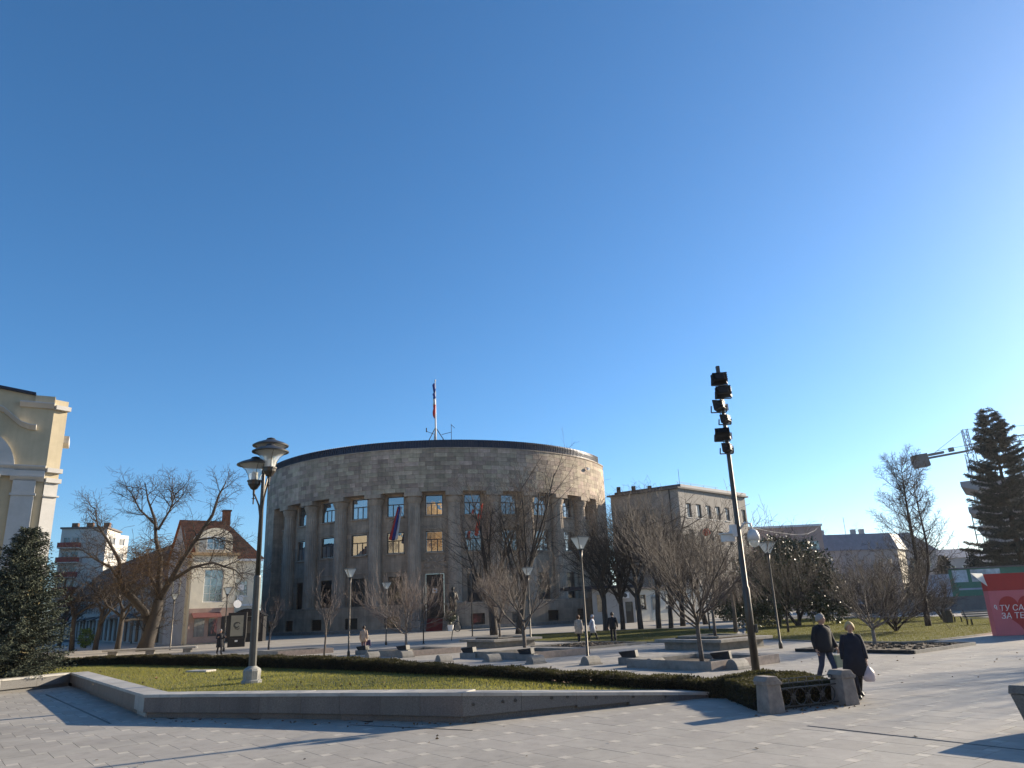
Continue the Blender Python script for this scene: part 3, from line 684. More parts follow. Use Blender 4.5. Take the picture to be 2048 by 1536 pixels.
LINDEN = dict(n=[5, 6, 5, 4, 3], wig=[.05, .08, .07, .07, .1], up=[.05, .13, .08, .05, .02], tap=[.3, .65, .8, .8, .5], k=[6, 9, 6, 4], t0=[.45, .2, .1, .12], ang=[.62, .8, .72, .65],
              len=[.40, .5, .32, .15, .07], r=[.32, .16, .05, .017, .009], rmin=.009, short=.3)
SPREAD = dict(n=[4, 7, 6, 5, 4], wig=[.06, .13, .16, .18, .2], up=[.06, .06, .05, .03, .0], tap=[.25, .7, .8, .8, .5], k=[5, 7, 7, 6], t0=[.6, .3, .15, .1], ang=[.8, .75, .8, .8],
              len=[.3, .6, .27, .12, .055], r=[.45, .22, .07, .022, .011], rmin=.011, short=.3)
LARCH = dict(n=[9, 8, 4, 3], wig=[.02, .04, .1, .12], up=[.08, .13, .10, .0], tap=[.9, .8, .8, .5], k=[46, 24, 6], t0=[.2, .1, .1], ang=[1.15, .85, .8],
             len=[1.0, .42, .085, .04], r=[.2, .04, .011, .008], rmin=.008, short=.6)
SHRUB = dict(n=[2, 6, 5, 4, 3], wig=[.05, .12, .14, .15, .2], up=[.05, .05, .05, .03, 0], tap=[.2, .7, .8, .8, .5], k=[12, 8, 6, 4], t0=[.1, .15, .1, .1], ang=[.75, .6, .7, .7],
             len=[.1, .85, .34, .16, .08], r=[.12, .05, .02, .01, .008], rmin=.008, short=.25)
def bare_tree(name, label, base, H, S, seed, group=None, lean=(0, 0), mt=None, mw=None, cut=1, r0=None, va=1.0):
    rg = random.Random(seed); out = []
    vr = lambda q, a: [x * rg.uniform(1 - a * va, 1 + a * va) for x in q]
    S = dict(S, ang=vr(S['ang'], .22), len=[S['len'][0] * rg.uniform(.85, 1.15)] + vr(S['len'][1:], .15), wig=vr(S['wig'], .3), k=[max(2, x) for x in vr(S['k'], .15)])
    lean = (lean[0] + rg.uniform(-.05, .05) * va, lean[1] + rg.uniform(-.05, .05) * va)
    e = empty(name, base, rg.uniform(0, 6.28) if lean == (0, 0) else 0, label, 'tree', group)
    grow(out, Vector((0, 0, -.1)), Vector((lean[0], lean[1], 1)).normalized(), S['len'][0] * H, r0 or S['r'][0], 0, S, rg, H)
    top = max(p.z for _, pts, _ in out for p in pts); k = H / top
    link('trunk', mesh_branches(out, 0, cut, 'trunk', mt or m_bark, k, k), e)
    link('crown', mesh_branches(out, cut + 1, 9, 'crown', mw or m_twig, k, k), e)
    return e
YG = 'young pruned trees on the square'
def gz(p, z=0): return (p.x, p.y, z)
bare_tree('young_tree', 'slender sparse young tree left of the lamp post in front of the palace basement', gz(G(648, 1312)), 5.4, SPARSE, 1, YG, mt=m_bark2, mw=m_twig2)
bare_tree('young_tree', 'vase shaped bare young tree in front of the palace door', gz(G(812, 1306)), 5.7, dict(VASE, k=[10, 8, 5, 3]), 2, YG, mt=m_pale_trunk, mw=m_twig2)
bare_tree('young_tree', 'bare young tree with forking stem in the middle stone basin', gz(G(1050, 1307)), 5.6, dict(VASE, k=[5, 8, 5, 3], ang=[.7, .6, .6, .6], up=[.1, .05, .1, .1, .05], r=[.1, .05, .018, .01, .006], t0=[.55, .2, .1, .2]), 3, YG, mt=m_bark2, mw=m_twig4)
bare_tree('young_tree', 'dense upright pinkish tree growing from the left stone seat planter', gz(Vector((-1.5, 51.6, 0)), .55), 5.8, dict(VASE, k=[12, 8, 4, 2], ang=[.55, .35, .4, .6], up=[.1, .12, .2, .12, .05]), 4, YG, mt=m_bark2, mw=m_twig2)
bare_tree('young_tree', 'largest vase shaped bare tree in the stone basin nearest the floodlight mast', gz(G(1405, 1330)), 7.0, dict(VASE, k=[12, 8, 6, 3], r=[.1, .04, .018, .010, .007]), 5, YG, mt=m_bark2, mw=m_twig4)
bare_tree('young_tree', 'bare twiggy tree standing in the soil bed behind the couple', gz(G(1750, 1294)), 4.7, dict(VASE, k=[11, 8, 6, 3]), 6, YG, mt=m_pale_trunk, mw=m_twig)
bare_tree('young_tree', 'bare tree growing from the right stone seat planter', gz(Vector((9.9, 40.3, 0)), .55), 6.2, dict(VASE, ang=[.6, .5, .5, .6], k=[7, 8, 6, 3]), 7, YG, mt=m_bark2, mw=m_twig)
bare_tree('young_tree', 'thin bare sapling just right of the triple headed lamp', gz(G(537, 1300)), 4.9, SPARSE, 8, YG, mt=m_bark2, mw=m_twig2)
bare_tree('young_tree', 'thin bare tree in front of the pink shop front', gz(G(404, 1287)), 6.5, SPARSE, 9, YG, mt=m_bark, mw=m_twig)
PG = 'bare lindens beside the palace'
for i, (x, y, H, lab, ln) in enumerate([
        (988, 1270, 16.4, 'tall bare linden left of the pair before the palace facade', (-.03, 0)), (1038, 1268, 19.6, 'tallest bare linden covering the right half of the palace facade', (.05, 0)),
        (1212, 1262, 12.3, 'bare linden at the right end of the palace', (0, 0)), (1246, 1259, 12.4, 'bare linden next to the walker in black', (.02, 0)),
        (1282, 1259, 14.6, 'bare linden before the shaded face of the grey office block', (0, 0)), (1318, 1257, 14.4, 'bare linden before the corner of the grey office block', (.02, 0)),
        (1342, 1256, 11.8, 'bare linden before the lit face of the grey office block', (.02, .02)), (1366, 1252, 11.5, 'bare linden behind the largest basin tree', (.03, 0)), (1412, 1249, 10.2, 'bare linden left of the floodlight mast foot', (0, .02))]):
    bare_tree('linden_tree', lab, gz(G(x, y)), H, dict(LINDEN, k=[8, 10, 6, 4], ang=[.5, .7, .7, .65], len=[.36, .62, .24, .12, .06], short=.2) if i < 2 else LINDEN, 20 + i, PG, ln, r0=.46 if i < 2 else .26)
bare_tree('park_tree', 'bare tree with thin stem before the dark evergreen', gz(G(1577, 1266)), 7.0, dict(VASE, k=[12, 8, 6, 3]), 40, mt=m_bark, mw=m_twig)
lt = bare_tree('larch_tree', 'tall bare larch with upswept branches on the park grass', gz(G(1857, 1253)), 12.6, LARCH, 41, r0=.27, va=0)
# its second leader curving up on the right
rg = random.Random(77); out = []; pts = [Vector(p) for p in ((0, 0, 1.6), (.9, 0, 2.6), (2.0, .1, 3.9), (2.5, .1, 5.4), (2.4, .1, 7.0), (2.15, .1, 8.6), (2.1, .1, 9.6))]
ds = [(pts[min(i + 1, 6)] - pts[max(i - 1, 0)]).normalized() for i in range(7)]; rad = [.13, .11, .09, .07, .055, .03, .012]
out.append((0, pts, rad)); children(out, pts, rad, ds, 0, dict(LARCH, k=[16, 10, 3], t0=[.35, .12, .1], len=[1, .17, .06, .03], short=.5), rg, 12.6)
link('second_leader', mesh_branches(out, 0, 9, 'second_leader', m_twig), lt)
bare_tree('twiggy_shrub', 'dense dark bare shrub left of the larch trunk', gz(G(1792, 1264)), 5.4, dict(SHRUB, k=[16, 9, 7, 4]), 42)
bare_tree('twiggy_shrub', 'low bare shrub right of the larch trunk', gz(G(1885, 1240)), 4.2, SHRUB, 43)
for i, (x, y, H) in enumerate([(1520, 1247, 10.5), (1556, 1244, 10.0), (1600, 1240, 9.5)]):
    bare_tree('upright_tree', ['bare upright tree just right of the floodlight mast before the pink house', 'bare upright tree before the left end of the pink house', 'bare upright tree before the right end of the pink house'][i], gz(G(x, y)), H, dict(VASE, r=[.16, .06, .025, .014, .01], rmin=.01), 50 + i, 'bare trees before the pink house')
bare_tree('far_tree', 'distant round bare tree above the pink house roof', A(1640, 1215, 190)[:2] + (0,), 22, SPREAD, 56)
bare_tree('linden_tree', 'bare tree rising behind the left end of the grey office block', A(1245, 1215, 140)[:2] + (0,), 21, LINDEN, 57, PG)
# weeping tree: short stem, arching shoots
def weeping(base, H, label, seed):
    rg = random.Random(seed); e = empty('weeping_tree', base, 0, label, 'tree')
    MB().tube([(0, 0, -.1), (.05, 0, H * .4), (0, .03, H * .8)], [.16, .13, .1], 8).build('trunk', m_bark2, e, smooth=True)
    mb = MB()
    for k in range(420):
        a = rg.uniform(0, 6.28); r = rg.uniform(.5, 2.3); z0 = H * rg.uniform(.62, .8); hh = H * rg.uniform(.85, 1.02)
        c, s = math.cos(a), math.sin(a); p = [(0, 0, z0)]
        for t in (.25, .5, .75, 1.0): p.append((c * r * t + rg.gauss(0, .06), s * r * t + rg.gauss(0, .06), z0 + (hh - z0) * math.sin(min(1, t * 1.4) * PI / 2) - (t ** 3) * H * rg.uniform(.25, .5)))
        mb.tube(p, [.018, .014, .011, .009, .007], 3, False)
    mb.build('crown', m_twig2, e, smooth=True)
weeping(gz(G(1472, 1266)), 4.3, 'grey weeping tree left of the dark evergreen', 5); weeping(gz(G(1560, 1254)), 3.9, 'grey weeping tree behind the thin stemmed park tree', 6)

# old spreading tree on the left: hand laid limbs, then twigs
def limb_tree(name, label, base, limbs, S, seed, H, mt, mw, extra=None):
    rg = random.Random(seed); e = empty(name, base, 0, label, 'tree'); out = []
    for pts, rad in limbs:
        P = [Vector(p) for p in pts]; ds = [(P[min(i + 1, len(P) - 1)] - P[max(i - 1, 0)]).normalized() for i in range(len(P))]
        out.append((1, P, rad)); children(out, P, rad, ds, 1, S, rg, H)
    link('trunk', mesh_branches(out, 0, 1, 'trunk', mt), e); link('crown', mesh_branches(out, 2, 9, 'crown', mw), e)
    if extra: extra(e, rg)
    return e
def brown_mass(e, rg):
    mb = MB()
    for k in range(1050):
        a = rg.uniform(0, 6.28); q = Vector((rg.gauss(.3, 2.2), rg.gauss(0, 1.8), rg.gauss(8.0, 1.0))); L = rg.uniform(.6, 1.8)
        d = Vector((math.cos(a), math.sin(a), rg.uniform(-.7, .25))); mb.tube([q, q + d * L * .5 + Vector((0, 0, .08)), q + d * L - Vector((0, 0, .25 * L))], [.02, .016, .012], 3, False)
    mb.build('russet_twigs', m_twig3, e)
ob = G(288, 1302); ys = ob.y / 1480.0            # metres per picture pixel at the tree
def lp(px, py, dy=0): q = A(px, py, ob.y + dy) - Vector((ob.x, ob.y, 0)); return (q.x, q.y, q.z)
limb_tree('old_tree', 'old spreading bare tree with thick leaning trunk and forked limbs on the left', gz(ob),
    [([(0, 0, -.2), lp(297, 1275), lp(310, 1235), lp(318, 1200)], [.85, .66, .56, .5]),
     ([lp(303, 1252), lp(290, 1225, 1), lp(270, 1202, 1), lp(248, 1180, 1), lp(240, 1160, 1)], [.42, .36, .33, .3, .24]),
     ([lp(240, 1165, 1), lp(238, 1120, 1), lp(215, 1080, 1.5), lp(195, 1050, 2), lp(190, 1015, 2)], [.22, .18, .13, .09, .04]),
     ([lp(240, 1160, 1), lp(222, 1135, 0), lp(190, 1118, -1), lp(165, 1100, -1.5)], [.18, .13, .09, .04]),
     ([lp(318, 1205), lp(318, 1160), lp(322, 1120), lp(312, 1080), lp(310, 1040), lp(296, 1000), lp(290, 965)], [.36, .3, .24, .18, .14, .09, .04]),
     ([lp(316, 1060), lp(340, 1020), lp(352, 985)], [.13, .09, .04]), ([lp(312, 1050), lp(280, 1020), lp(262, 985)], [.12, .08, .04]),
     ([lp(318, 1200), lp(345, 1155, -1), lp(365, 1120, -1), lp(395, 1075, -1.5), lp(425, 1030, -2), lp(438, 990, -2), lp(452, 965, -2)], [.32, .26, .22, .18, .14, .1, .05]),
     ([lp(345, 1160, -1), lp(385, 1135, -2), lp(425, 1125, -2), lp(470, 1140, -2.5), lp(490, 1160, -3)], [.18, .14, .1, .06, .03]),
     ([lp(318, 1190, 0), lp(300, 1150, 2), lp(292, 1110, 3)], [.2, .14, .06]), ([lp(395, 1080, -1.5), lp(430, 1075, -1), lp(462, 1085, -1)], [.1, .07, .03])],
    dict(SPREAD, k=[5, 9, 8, 6], t0=[.5, .3, .1, .1], len=[.3, .5, .165, .085, .045], r=[.4, .2, .055, .02, .011]), 91, 16.6, m_bark, m_twig, brown_mass)
DG = 'dark street trees on the left'
for i, (x, y, H, lab) in enumerate([(143, 1302, 9.0, 'dark bare street tree nearest the blue spruce'), (190, 1300, 8.5, 'second dark bare street tree from the blue spruce'), (234, 1302, 8.5, 'dark bare street tree just left of the old spreading tree'), (118, 1292, 8.0, 'dark bare street tree half hidden by the blue spruce')]):
    bare_tree('street_tree', lab, gz(G(x, y)), H, dict(SPREAD, len=[.42, .5, .25, .12, .055], r=[.24, .12, .05, .02, .011]), 60 + i, DG)
# trees just out of view on the right throw their shade over the near paving
for i, (x, y, H) in enumerate([(38.0, 33.0, 13.0), (45.0, 41.0, 14.0), (33.0, 25.5, 11.0)]):
    bare_tree('roadside_tree', ['bare tree on the paving to the right of the view, the middle one of three', 'bare tree on the paving to the right of the view, the farthest of three', 'bare tree on the paving to the right of the view, the nearest of three'][i], (x, y, 0), H, dict(LINDEN, k=[7, 9, 7, 4]), 70 + i, 'bare trees right of the view')

# spruces
def spruce(label, base, H, RM, seed, m, wh=.26, nb=9, tw=.34, quad=(.30, .035), taper=.85, z0=.04):
    e = empty('spruce_tree', base, 0, label, 'tree'); rg = random.Random(seed); nrg = np.random.default_rng(seed)
    MB().tube([(0, 0, -.2), (0, 0, H * .5), (0, 0, H)], [H * .02, H * .011, .01], 8).build('trunk', m_bark, e, smooth=True)
    P = []; D = []; br = MB(); z = H * z0
    while z < H * .985:
        t = z / H; rr = RM * (1 - t) ** taper * (.9 + .2 * rg.random()) * min(1, .55 + t * 5); k = max(4, int(nb * (1 - .5 * t)))
        for j in range(k):
            a = rg.uniform(0, 6.28); L = rr * rg.uniform(.7, 1.15) + .06; c, s = math.cos(a), math.sin(a); rise = .35 * t + .02 - .10 * (1 - t)
            n = max(3, int(L / .13)); pp = []
            for i in range(n + 1):
                u = i / n; p = (c * L * u, s * L * u, z + L * (rise * u - .34 * u * (1 - t) * (1 - .55 * u) + .12 * u * u)); pp.append(p)
                if u > .12:
                    for sg in (-1, 1):
                        tl = tw * (1.15 - .75 * u) * rg.uniform(.7, 1.2) * min(1, L); dx = Vector((c * .75 - sg * s * .75, s * .75 + sg * c * .75, rg.uniform(-.35, .05))).normalized()
                        for v in np.linspace(.1, 1, max(2, int(tl / .09))): P.append((p[0] + dx.x * tl * v, p[1] + dx.y * tl * v, p[2] + dx.z * tl * v - .1 * v * tl)); D.append(tuple(dx))
                    P.append(p); D.append((c, s, .1))
            br.tube([pp[0], pp[n // 2], pp[-1]], [.03, .018, .006], 3, False)
        z += wh * rg.uniform(.8, 1.2) * (1 - .45 * t)
    br.build('branches', m_bark, e)
    V, F = leaf_quads(np.repeat(np.array(P), 3, 0), nrg, quad[0] * .6, quad[1] * .8, np.repeat(np.array(D), 3, 0), 1.1)
    tag(link('needles', npmesh('needles', V, F, m), e), kind='stuff')
sp = G(18, 1356, .45)
spruce('bushy blue green spruce on the lawn at the left edge', gz(sp, .4), 6.1, 2.05, 3, m_spruceL, wh=.14, nb=15, tw=.34, quad=(.20, .02), taper=.62)
spruce('tall dark spruce beside the crane at the right edge', (63.6, 97, 0), 25.6, 6.4, 7, m_spruceR, wh=.95, nb=11, tw=.8, quad=(.6, .05), taper=.6)

# broad leaved evergreen
def leafy(name, label, base, blobs, n, m, ln, wd, seed, cat='tree', stems=3):
    e = empty(name, base, 0, label, cat); nrg = np.random.default_rng(seed); rg = random.Random(seed); P = []; D = []
    tb = MB()
    for k in range(stems): b = blobs[k % len(blobs)]; tb.tube([(rg.uniform(-.4, .4), rg.uniform(-.4, .4), -.1), (b[0] * .5, b[1] * .5, b[2] * .5), (b[0], b[1], b[2])], [.14, .1, .04], 6)
    tb.build('trunk', m_bark, e)
    tot = sum(b[3] * b[4] for b in blobs)
    for (x, y, z, rx, rz) in blobs:
        k = int(n * rx * rz / tot); d = nrg.normal(size=(k, 3)); d /= np.linalg.norm(d, axis=1)[:, None]
        lump = 1 + .16 * np.sin(d[:, :1] * 7 + x * 3) * np.cos(d[:, 1:2] * 8 + z) + .1 * np.sin(d[:, 2:] * 11 + y)
        rr = (nrg.uniform(.25, 1, k) ** .35)[:, None] * lump; P.append(np.array([x, y, z]) + d * rr * np.array([rx, rx, rz])); D.append(d)
    V, F = leaf_quads(np.vstack(P), nrg, ln, wd, np.vstack(D), 2.2); V[:, 2] = np.maximum(V[:, 2], .02)
    tag(link('crown', npmesh('crown', V, F, m), e), kind='stuff'); return e
eb = G(1600, 1252)
leafy('evergreen_tree', 'large dark broad leaved evergreen behind the street lamp on the right', gz(eb), [(-2.5, 0, 3.2, 2.6, 3.0), (0, 0, 4.6, 2.6, 2.6), (1.6, .3, 3.4, 2.3, 2.9), (-1, 1, 6.0, 1.7, 1.6), (3.0, 0, 2.2, 1.5, 2.0), (-4.2, .6, 2.4, 1.7, 2.3)], 26000, m_everg, .24, .075, 4)
leafy('evergreen_shrub', 'dark evergreen shrub behind the weeping trees', gz(G(1500, 1240)), [(0, 0, 2.3, 3.0, 2.4), (-2.2, 0, 1.8, 2.2, 1.9), (2.6, 0, 2.0, 2.4, 2.1)], 11000, m_everg, .26, .08, 5, 'shrub')
leafy('evergreen_shrub', 'small clipped evergreen beside the parked dark car', gz(G(1690, 1232)), [(0, 0, 1.3, 1.1, 1.3)], 1800, m_everg, .2, .07, 6, 'shrub')
for i, (x, Y) in enumerate([(1900, 150), (1960, 145), (1845, 152)]):
    q = A(x, 1190, Y)
    leafy('conifer', ['distant dark conifer left of the tall spruce', 'distant dark conifer below the unfinished tower', 'distant dark conifer behind the larch'][i], (q.x, q.y, 0), [(0, 0, 2.2, 3, 2.4), (0, 0, 4.6, 2.0, 2.4), (0, 0, 7.0, 1.0, 2.0)], 3500, m_spruceR, .5, .16, 30 + i)
leafy('potted_shrub', 'bright green potted shrub on the shaded street at the left', gz(G(170, 1296)), [(0, 0, 1.1, .8, 1.0)], 700, mat('fresh_leaf', (.10, .16, .02), .6, .3, 4, rnd=.3), .3, .06, 8, 'shrub', 1)
# ================================================================== HEDGE
def hedge(label, path, hw, h, zf, n, seed, poly=None):
    e = empty('hedge', gz(Vector((path[0][0], path[0][1], 0))) if path else (poly[0][0], poly[0][1], 0), 0, label, 'hedge'); ox, oy = e.location.x, e.location.y
    nrg = np.random.default_rng(seed); core = MB(); P = []
    if path:
        Ls = [math.dist(a, b) for a, b in zip(path, path[1:])]
        for (a, b), L in zip(zip(path, path[1:]), Ls):
            d = Vector((b[0] - a[0], b[1] - a[1], 0)) / L; nn = Vector((-d.y, d.x, 0)); k = int(n * L / sum(Ls))
            for i in range(max(1, int(L / .5))):
                t0, t1 = i / max(1, int(L / .5)), (i + 1) / max(1, int(L / .5)); m_ = ((a[0] + (b[0] - a[0]) * (t0 + t1) / 2), (a[1] + (b[1] - a[1]) * (t0 + t1) / 2)); zz = zf(*m_)
                core.rbox((m_[0] - ox, m_[1] - oy, zz + h * .42), (L / max(1, int(L / .5)) + .02, hw * 1.6, h * .84), math.atan2(d.y, d.x))
            t = nrg.uniform(0, L, k); w = nrg.uniform(-1, 1, k); f = nrg.uniform(0, 1, k); side = nrg.uniform(0, 1, k) < .6
            w = np.where(side, np.sign(w) * nrg.uniform(.85, 1.04, k), w); z = np.where(side, f * h, h * nrg.uniform(.88, 1.05, k)) * (1 + .05 * np.sin(t * 2.1 + seed) + .04 * np.sin(t * 5.7))
            x = a[0] + d.x * t + nn.x * w * hw; y = a[1] + d.y * t + nn.y * w * hw
            zb = np.array([zf(xx, yy) for xx, yy in zip(x[:1], y[:1])])[0]; zb2 = zf(float(x[-1]), float(y[-1])) if k else 0
            zl = zf(*a) + (zf(*b) - zf(*a)) * t / L
            P.append(np.stack([x - ox, y - oy, zl + z], 1))
    else:
        core.prism([(p[0] - ox, p[1] - oy) for p in poly], 0, h * .92)
        xs = [p[0] for p in poly]; ys_ = [p[1] for p in poly]; x = nrg.uniform(min(xs) - .1, max(xs) + .1, n); y = nrg.uniform(min(ys_) - .1, max(ys_) + .1, n); k = inpoly_np(x, y, poly); x, y = x[k], y[k]
        P.append(np.stack([x - ox, y - oy, h * nrg.uniform(.88, 1.06, len(x)) * (1 + .05 * np.sin(x * 4) * np.cos(y * 5))], 1))
        for a, b in zip(poly, poly[1:] + poly[:1]):
            L = math.dist(a, b); k = int(900 * L); t = nrg.uniform(0, 1, k); P.append(np.stack([a[0] + (b[0] - a[0]) * t - ox + nrg.normal(0, .03, k), a[1] + (b[1] - a[1]) * t - oy + nrg.normal(0, .03, k), nrg.uniform(0, h, k)], 1))
    core.build('branches', m_hedgecore, e)
    P = np.vstack(P); up = np.tile(np.array([[0, 0, .8]]), (len(P), 1)); V, F = leaf_quads(P, nrg, .062, .015, up, 2.0)
    tag(link('foliage', npmesh('foliage', V, F, m_hedge), e), kind='stuff')
hedge('long low box hedge running behind the lawn', HP, .34, .5, lambda x, y: float(np.interp(x, [-40, -26, -20, -6.4, -2.4, .7, 3.9, 5.2], [.2, .2, .32, .32, .17, .07, -.08, -.1])), 170000, 3)
hedge('square clump of box hedge behind the iron fence at the mast foot', None, 0, .43, None, 45000, 4, ENC)

# ================================================================== LAMPS
TB = G(503, 1364, .45)
lamp = empty('street_lamp', (TB.x, TB.y, .42), 0, 'tall grey lamp post with three hat shaped lanterns on the lawn', 'lamp')
autosmooth(MB().lathe([(.32, 0), (.32, .08), (.27, .1), (.285, .36), (.25, .42), (.16, .47), (.13, .5)], 10).build('base', m_conc, lamp), 30)
MB().lathe([(.125, .45), (.115, 3.2), (.10, 3.25)], 10).build('lower_pole', m_gpost, lamp)
MB().lathe([(.085, 3.2), (.06, 6.8), (.03, 6.9)], 10).build('upper_pole', m_gpost, lamp, smooth=True)
def lantern(parent, c, arm_from, s=1.0):
    x, y, z = c
    g = MB(); g.lathe([(r * 1.36, z + h * 1.04) for r, h in ((.13, .42), (.135, .50), (.16, .62), (.22, .76), (.33, .88), (.40, .93))], 16, (x, y), cap=False); g = g.build('lantern_glass', m_lampglass, parent, smooth=True)
    cp = MB().lathe([(r * 1.36, z + h * 1.04) for r, h in ((.44, .92), (.445, .955), (.36, 1.02), (.2, 1.10), (.13, 1.13), (.1, 1.19), (.03, 1.22))], 20, (x, y)).build('hat', m_gpost, parent); autosmooth(cp, 35)
    MB().lathe([(r * 1.36, z + h * 1.04) for r, h in ((.025, -.05), (.03, .12), (.08, .16), (.15, .30), (.155, .38), (.175, .39), (.175, .43), (.12, .44))], 16, (x, y)).build('lantern_cup', m_dpost, parent, smooth=False)
    MB().lathe([(r * 1.36, z + h * 1.04) for r, h in ((.08, .43), (.08, .54), (.075, .55), (.075, .68), (.06, .70))], 12, (x, y)).build('bulb', m_white, parent, smooth=True)
    rb = MB()
    for k in range(4):
        a = k * PI / 2 + .5; rb.tube([(x + math.cos(a) * r * 1.36, y + math.sin(a) * r * 1.36, z + h * 1.04) for r, h in ((.14, .42), (.145, .52), (.17, .63), (.23, .76), (.34, .88), (.42, .935))], .008, 4)
    rb.build('ribs', m_dpost, parent)
    ar = MB(); ax, ay, az = arm_from
    ar.tube([(ax, ay, az), (ax + (x - ax) * .35, ay + (y - ay) * .35, az + (z - az) * .62), (ax + (x - ax) * .85, ay + (y - ay) * .85, az + (z - az) * .95), (x, y, z)], .028, 6); ar.bar((x, y, z - .35), (x, y, z + .05), .035)
    ar.lathe([(.05, z - .17), (.07, z - .16), (.05, z - .15)], 8, (x, y)); ar.build('arm', m_dpost, parent)
lantern(lamp, (.26, -.2, 6.3), (0, 0, 4.95)); lantern(lamp, (-.30, .02, 5.92), (0, 0, 4.9)); lantern(lamp, (.08, .32, 6.63), (0, 0, 5.2))

def small_lamp(base, H, label, yaw=0):
    e = empty('square_lamp', base, yaw, label, 'lamp', 'slim street lamps with flared glass heads')
    MB().lathe([(.09, 0), (.09, .25), (.055, .3), (.045, H - 1.1), (.04, H - .95), (.09, H - .55)], 10).build('pole', m_dpost, e, smooth=True)
    g = MB(); g.frust((0, 0), (.2, .2), (.6, .6), H - .52, H - .04); g.f = [f for i, f in enumerate(g.f) if i > 1]; g.build('glass', m_lampglass, e)
    fr = MB()
    for a, b in ((-1, -1), (1, -1), (1, 1), (-1, 1)): fr.bar((a * .1, b * .1, H - .53), (a * .3, b * .3, H - .04), .025)
    fr.box(-.32, .32, -.32, -.28, H - .04, H - .01); fr.box(-.32, .32, .28, .32, H - .04, H - .01); fr.box(-.32, -.28, -.28, .28, H - .04, H - .01); fr.box(.28, .32, -.28, .28, H - .04, H - .01); fr.box(-.11, .11, -.11, .11, H - .56, H - .52)
    fr.build('frame', m_gpost, e); MB().lathe([(.05, H - .52), (.05, H - .36), (.03, H - .34)], 8).build('bulb', m_white, e)
    MB().box(-.28, .28, -.28, .28, H - .008, H + .004).build('lid', m_lampglass, e)
for x, y, H, lab in [(1176, 1325, 5.25, 'nearest slim street lamp with flared glass head right of the palace'), (697, 1312, 5.1, 'slim street lamp standing before the left half of the palace'), (1562, 1297, 4.95, 'slim street lamp before the dark evergreen'),
                     (1062, 1290, 4.95, 'slim street lamp behind the forked basin tree'), (772, 1290, 4.75, 'slim street lamp left of the palace door'), (340, 1300, 4.9, 'slim street lamp right of the old spreading tree'), (447, 1303, 4.9, 'slim street lamp beside the advertising panel'), (262, 1287, 4.8, 'slim street lamp in the shaded street at the far left')]:
    small_lamp(gz(G(x, y)), H, lab, .5)
pp = G(945, 1273); e = empty('sign_pole', gz(pp), 0, 'thin plain pole right of the palace statue', 'pole'); MB().lathe([(.06, 0), (.05, 6.0), (.02, 6.05)], 8).build('pole', m_gpost, e, smooth=True); MB().lathe([(.12, 0), (.12, .04), (.07, .06)], 10).build('foot_plate', m_gpost, e)
pp = G(847, 1288); e = empty('sign_pole', gz(pp), 0, 'thin dark pole before the palace steps', 'pole'); MB().lathe([(.05, 0), (.04, 4.2), (.02, 4.25)], 8).build('pole', m_dpost, e, smooth=True); MB().lathe([(.1, 0), (.1, .04), (.06, .06)], 10).build('foot_plate', m_dpost, e)

# floodlight mast
mq = Vector((6.35, 21.75, 0)); MH = 9.05
mast = empty('floodlight_mast', mq, 0, 'tall dark mast carrying six floodlights behind the hedge clump', 'lamp post')
MB().lathe([(.115, 0), (.105, 2.6), (.08, 2.65), (.062, 7.0), (.04, MH - .1), (.035, MH)], 12).build('pole', m_dpost, mast, smooth=True)
def flood(z, x, yaw, tilt, s, left=True):
    f = MB(); M0 = Matrix.Translation((x, -.12, z)) @ Matrix.Rotation(yaw, 4, 'Z') @ Matrix.Rotation(tilt, 4, 'X')
    q = [(-.20, 0, -.15), (.20, 0, -.15), (.20, 0, .15), (-.20, 0, .15), (-.24, -.12, -.17), (.24, -.12, -.17), (.24, -.12, .17), (-.24, -.12, .17), (-.12, .16, -.08), (.12, .16, -.08), (.12, .16, .08), (-.12, .16, .08)]
    f.add([tuple(M0 @ (Vector(p) * s)) for p in q], [(4, 5, 6, 7), (4, 0, 1, 5), (5, 1, 2, 6), (6, 2, 3, 7), (7, 3, 0, 4), (0, 8, 9, 1), (1, 9, 10, 2), (2, 10, 11, 3), (3, 11, 8, 0), (8, 11, 10, 9)])
    for k in range(4): f.mbox(M0 @ Matrix.Translation((0, .06 * s, (-.11 + k * .073) * s)), .44 * s, .22 * s, .012 * s)
    f = f.build('floodlight', m_black, mast)
    MB().mbox(M0 @ Matrix.Translation((0, -.125 * s, 0)), .42 * s, .01, .28 * s).build('lens', m_glass_d, f)
    b = MB(); b.bar((0, 0, z - .05), (x * .6, -.05, z - .05), .05); b.bar((x - .24 * s, -.1, z), (x - .24 * s, -.02, z - .2 * s), .03); b.bar((x + .24 * s, -.1, z), (x + .24 * s, -.02, z - .2 * s), .03); b.bar((x - .24 * s, -.02, z - .2 * s), (x + .24 * s, -.02, z - .2 * s), .03); b.build('bracket', m_gpost, f)
    g = MB(); g.tube([(x, 0, z - .1), (x * .6 + .05, .02, z - .35), (.02, .02, z - .45)], .012, 4); g.build('cable', m_black, f)
    MB().rbox((.09, .06, z - .02), (.16, .12, .2), .3).build('gear_box', m_wframe, f)
for z, x, yaw, tilt, s in [(8.78, -.02, 3.0, .15, 1.0), (8.36, .05, 2.9, .12, 1.0), (7.92, -.14, -2.1, .1, .95), (7.50, .0, -2.2, .1, .75), (7.03, -.14, 2.9, .75, .95), (6.62, -.06, -2.1, .05, .8)]: flood(z, x, yaw, tilt, s)
MB().box(-.05, .05, -.05, .05, 8.98, 9.2).build('top_box', m_gpost, mast)
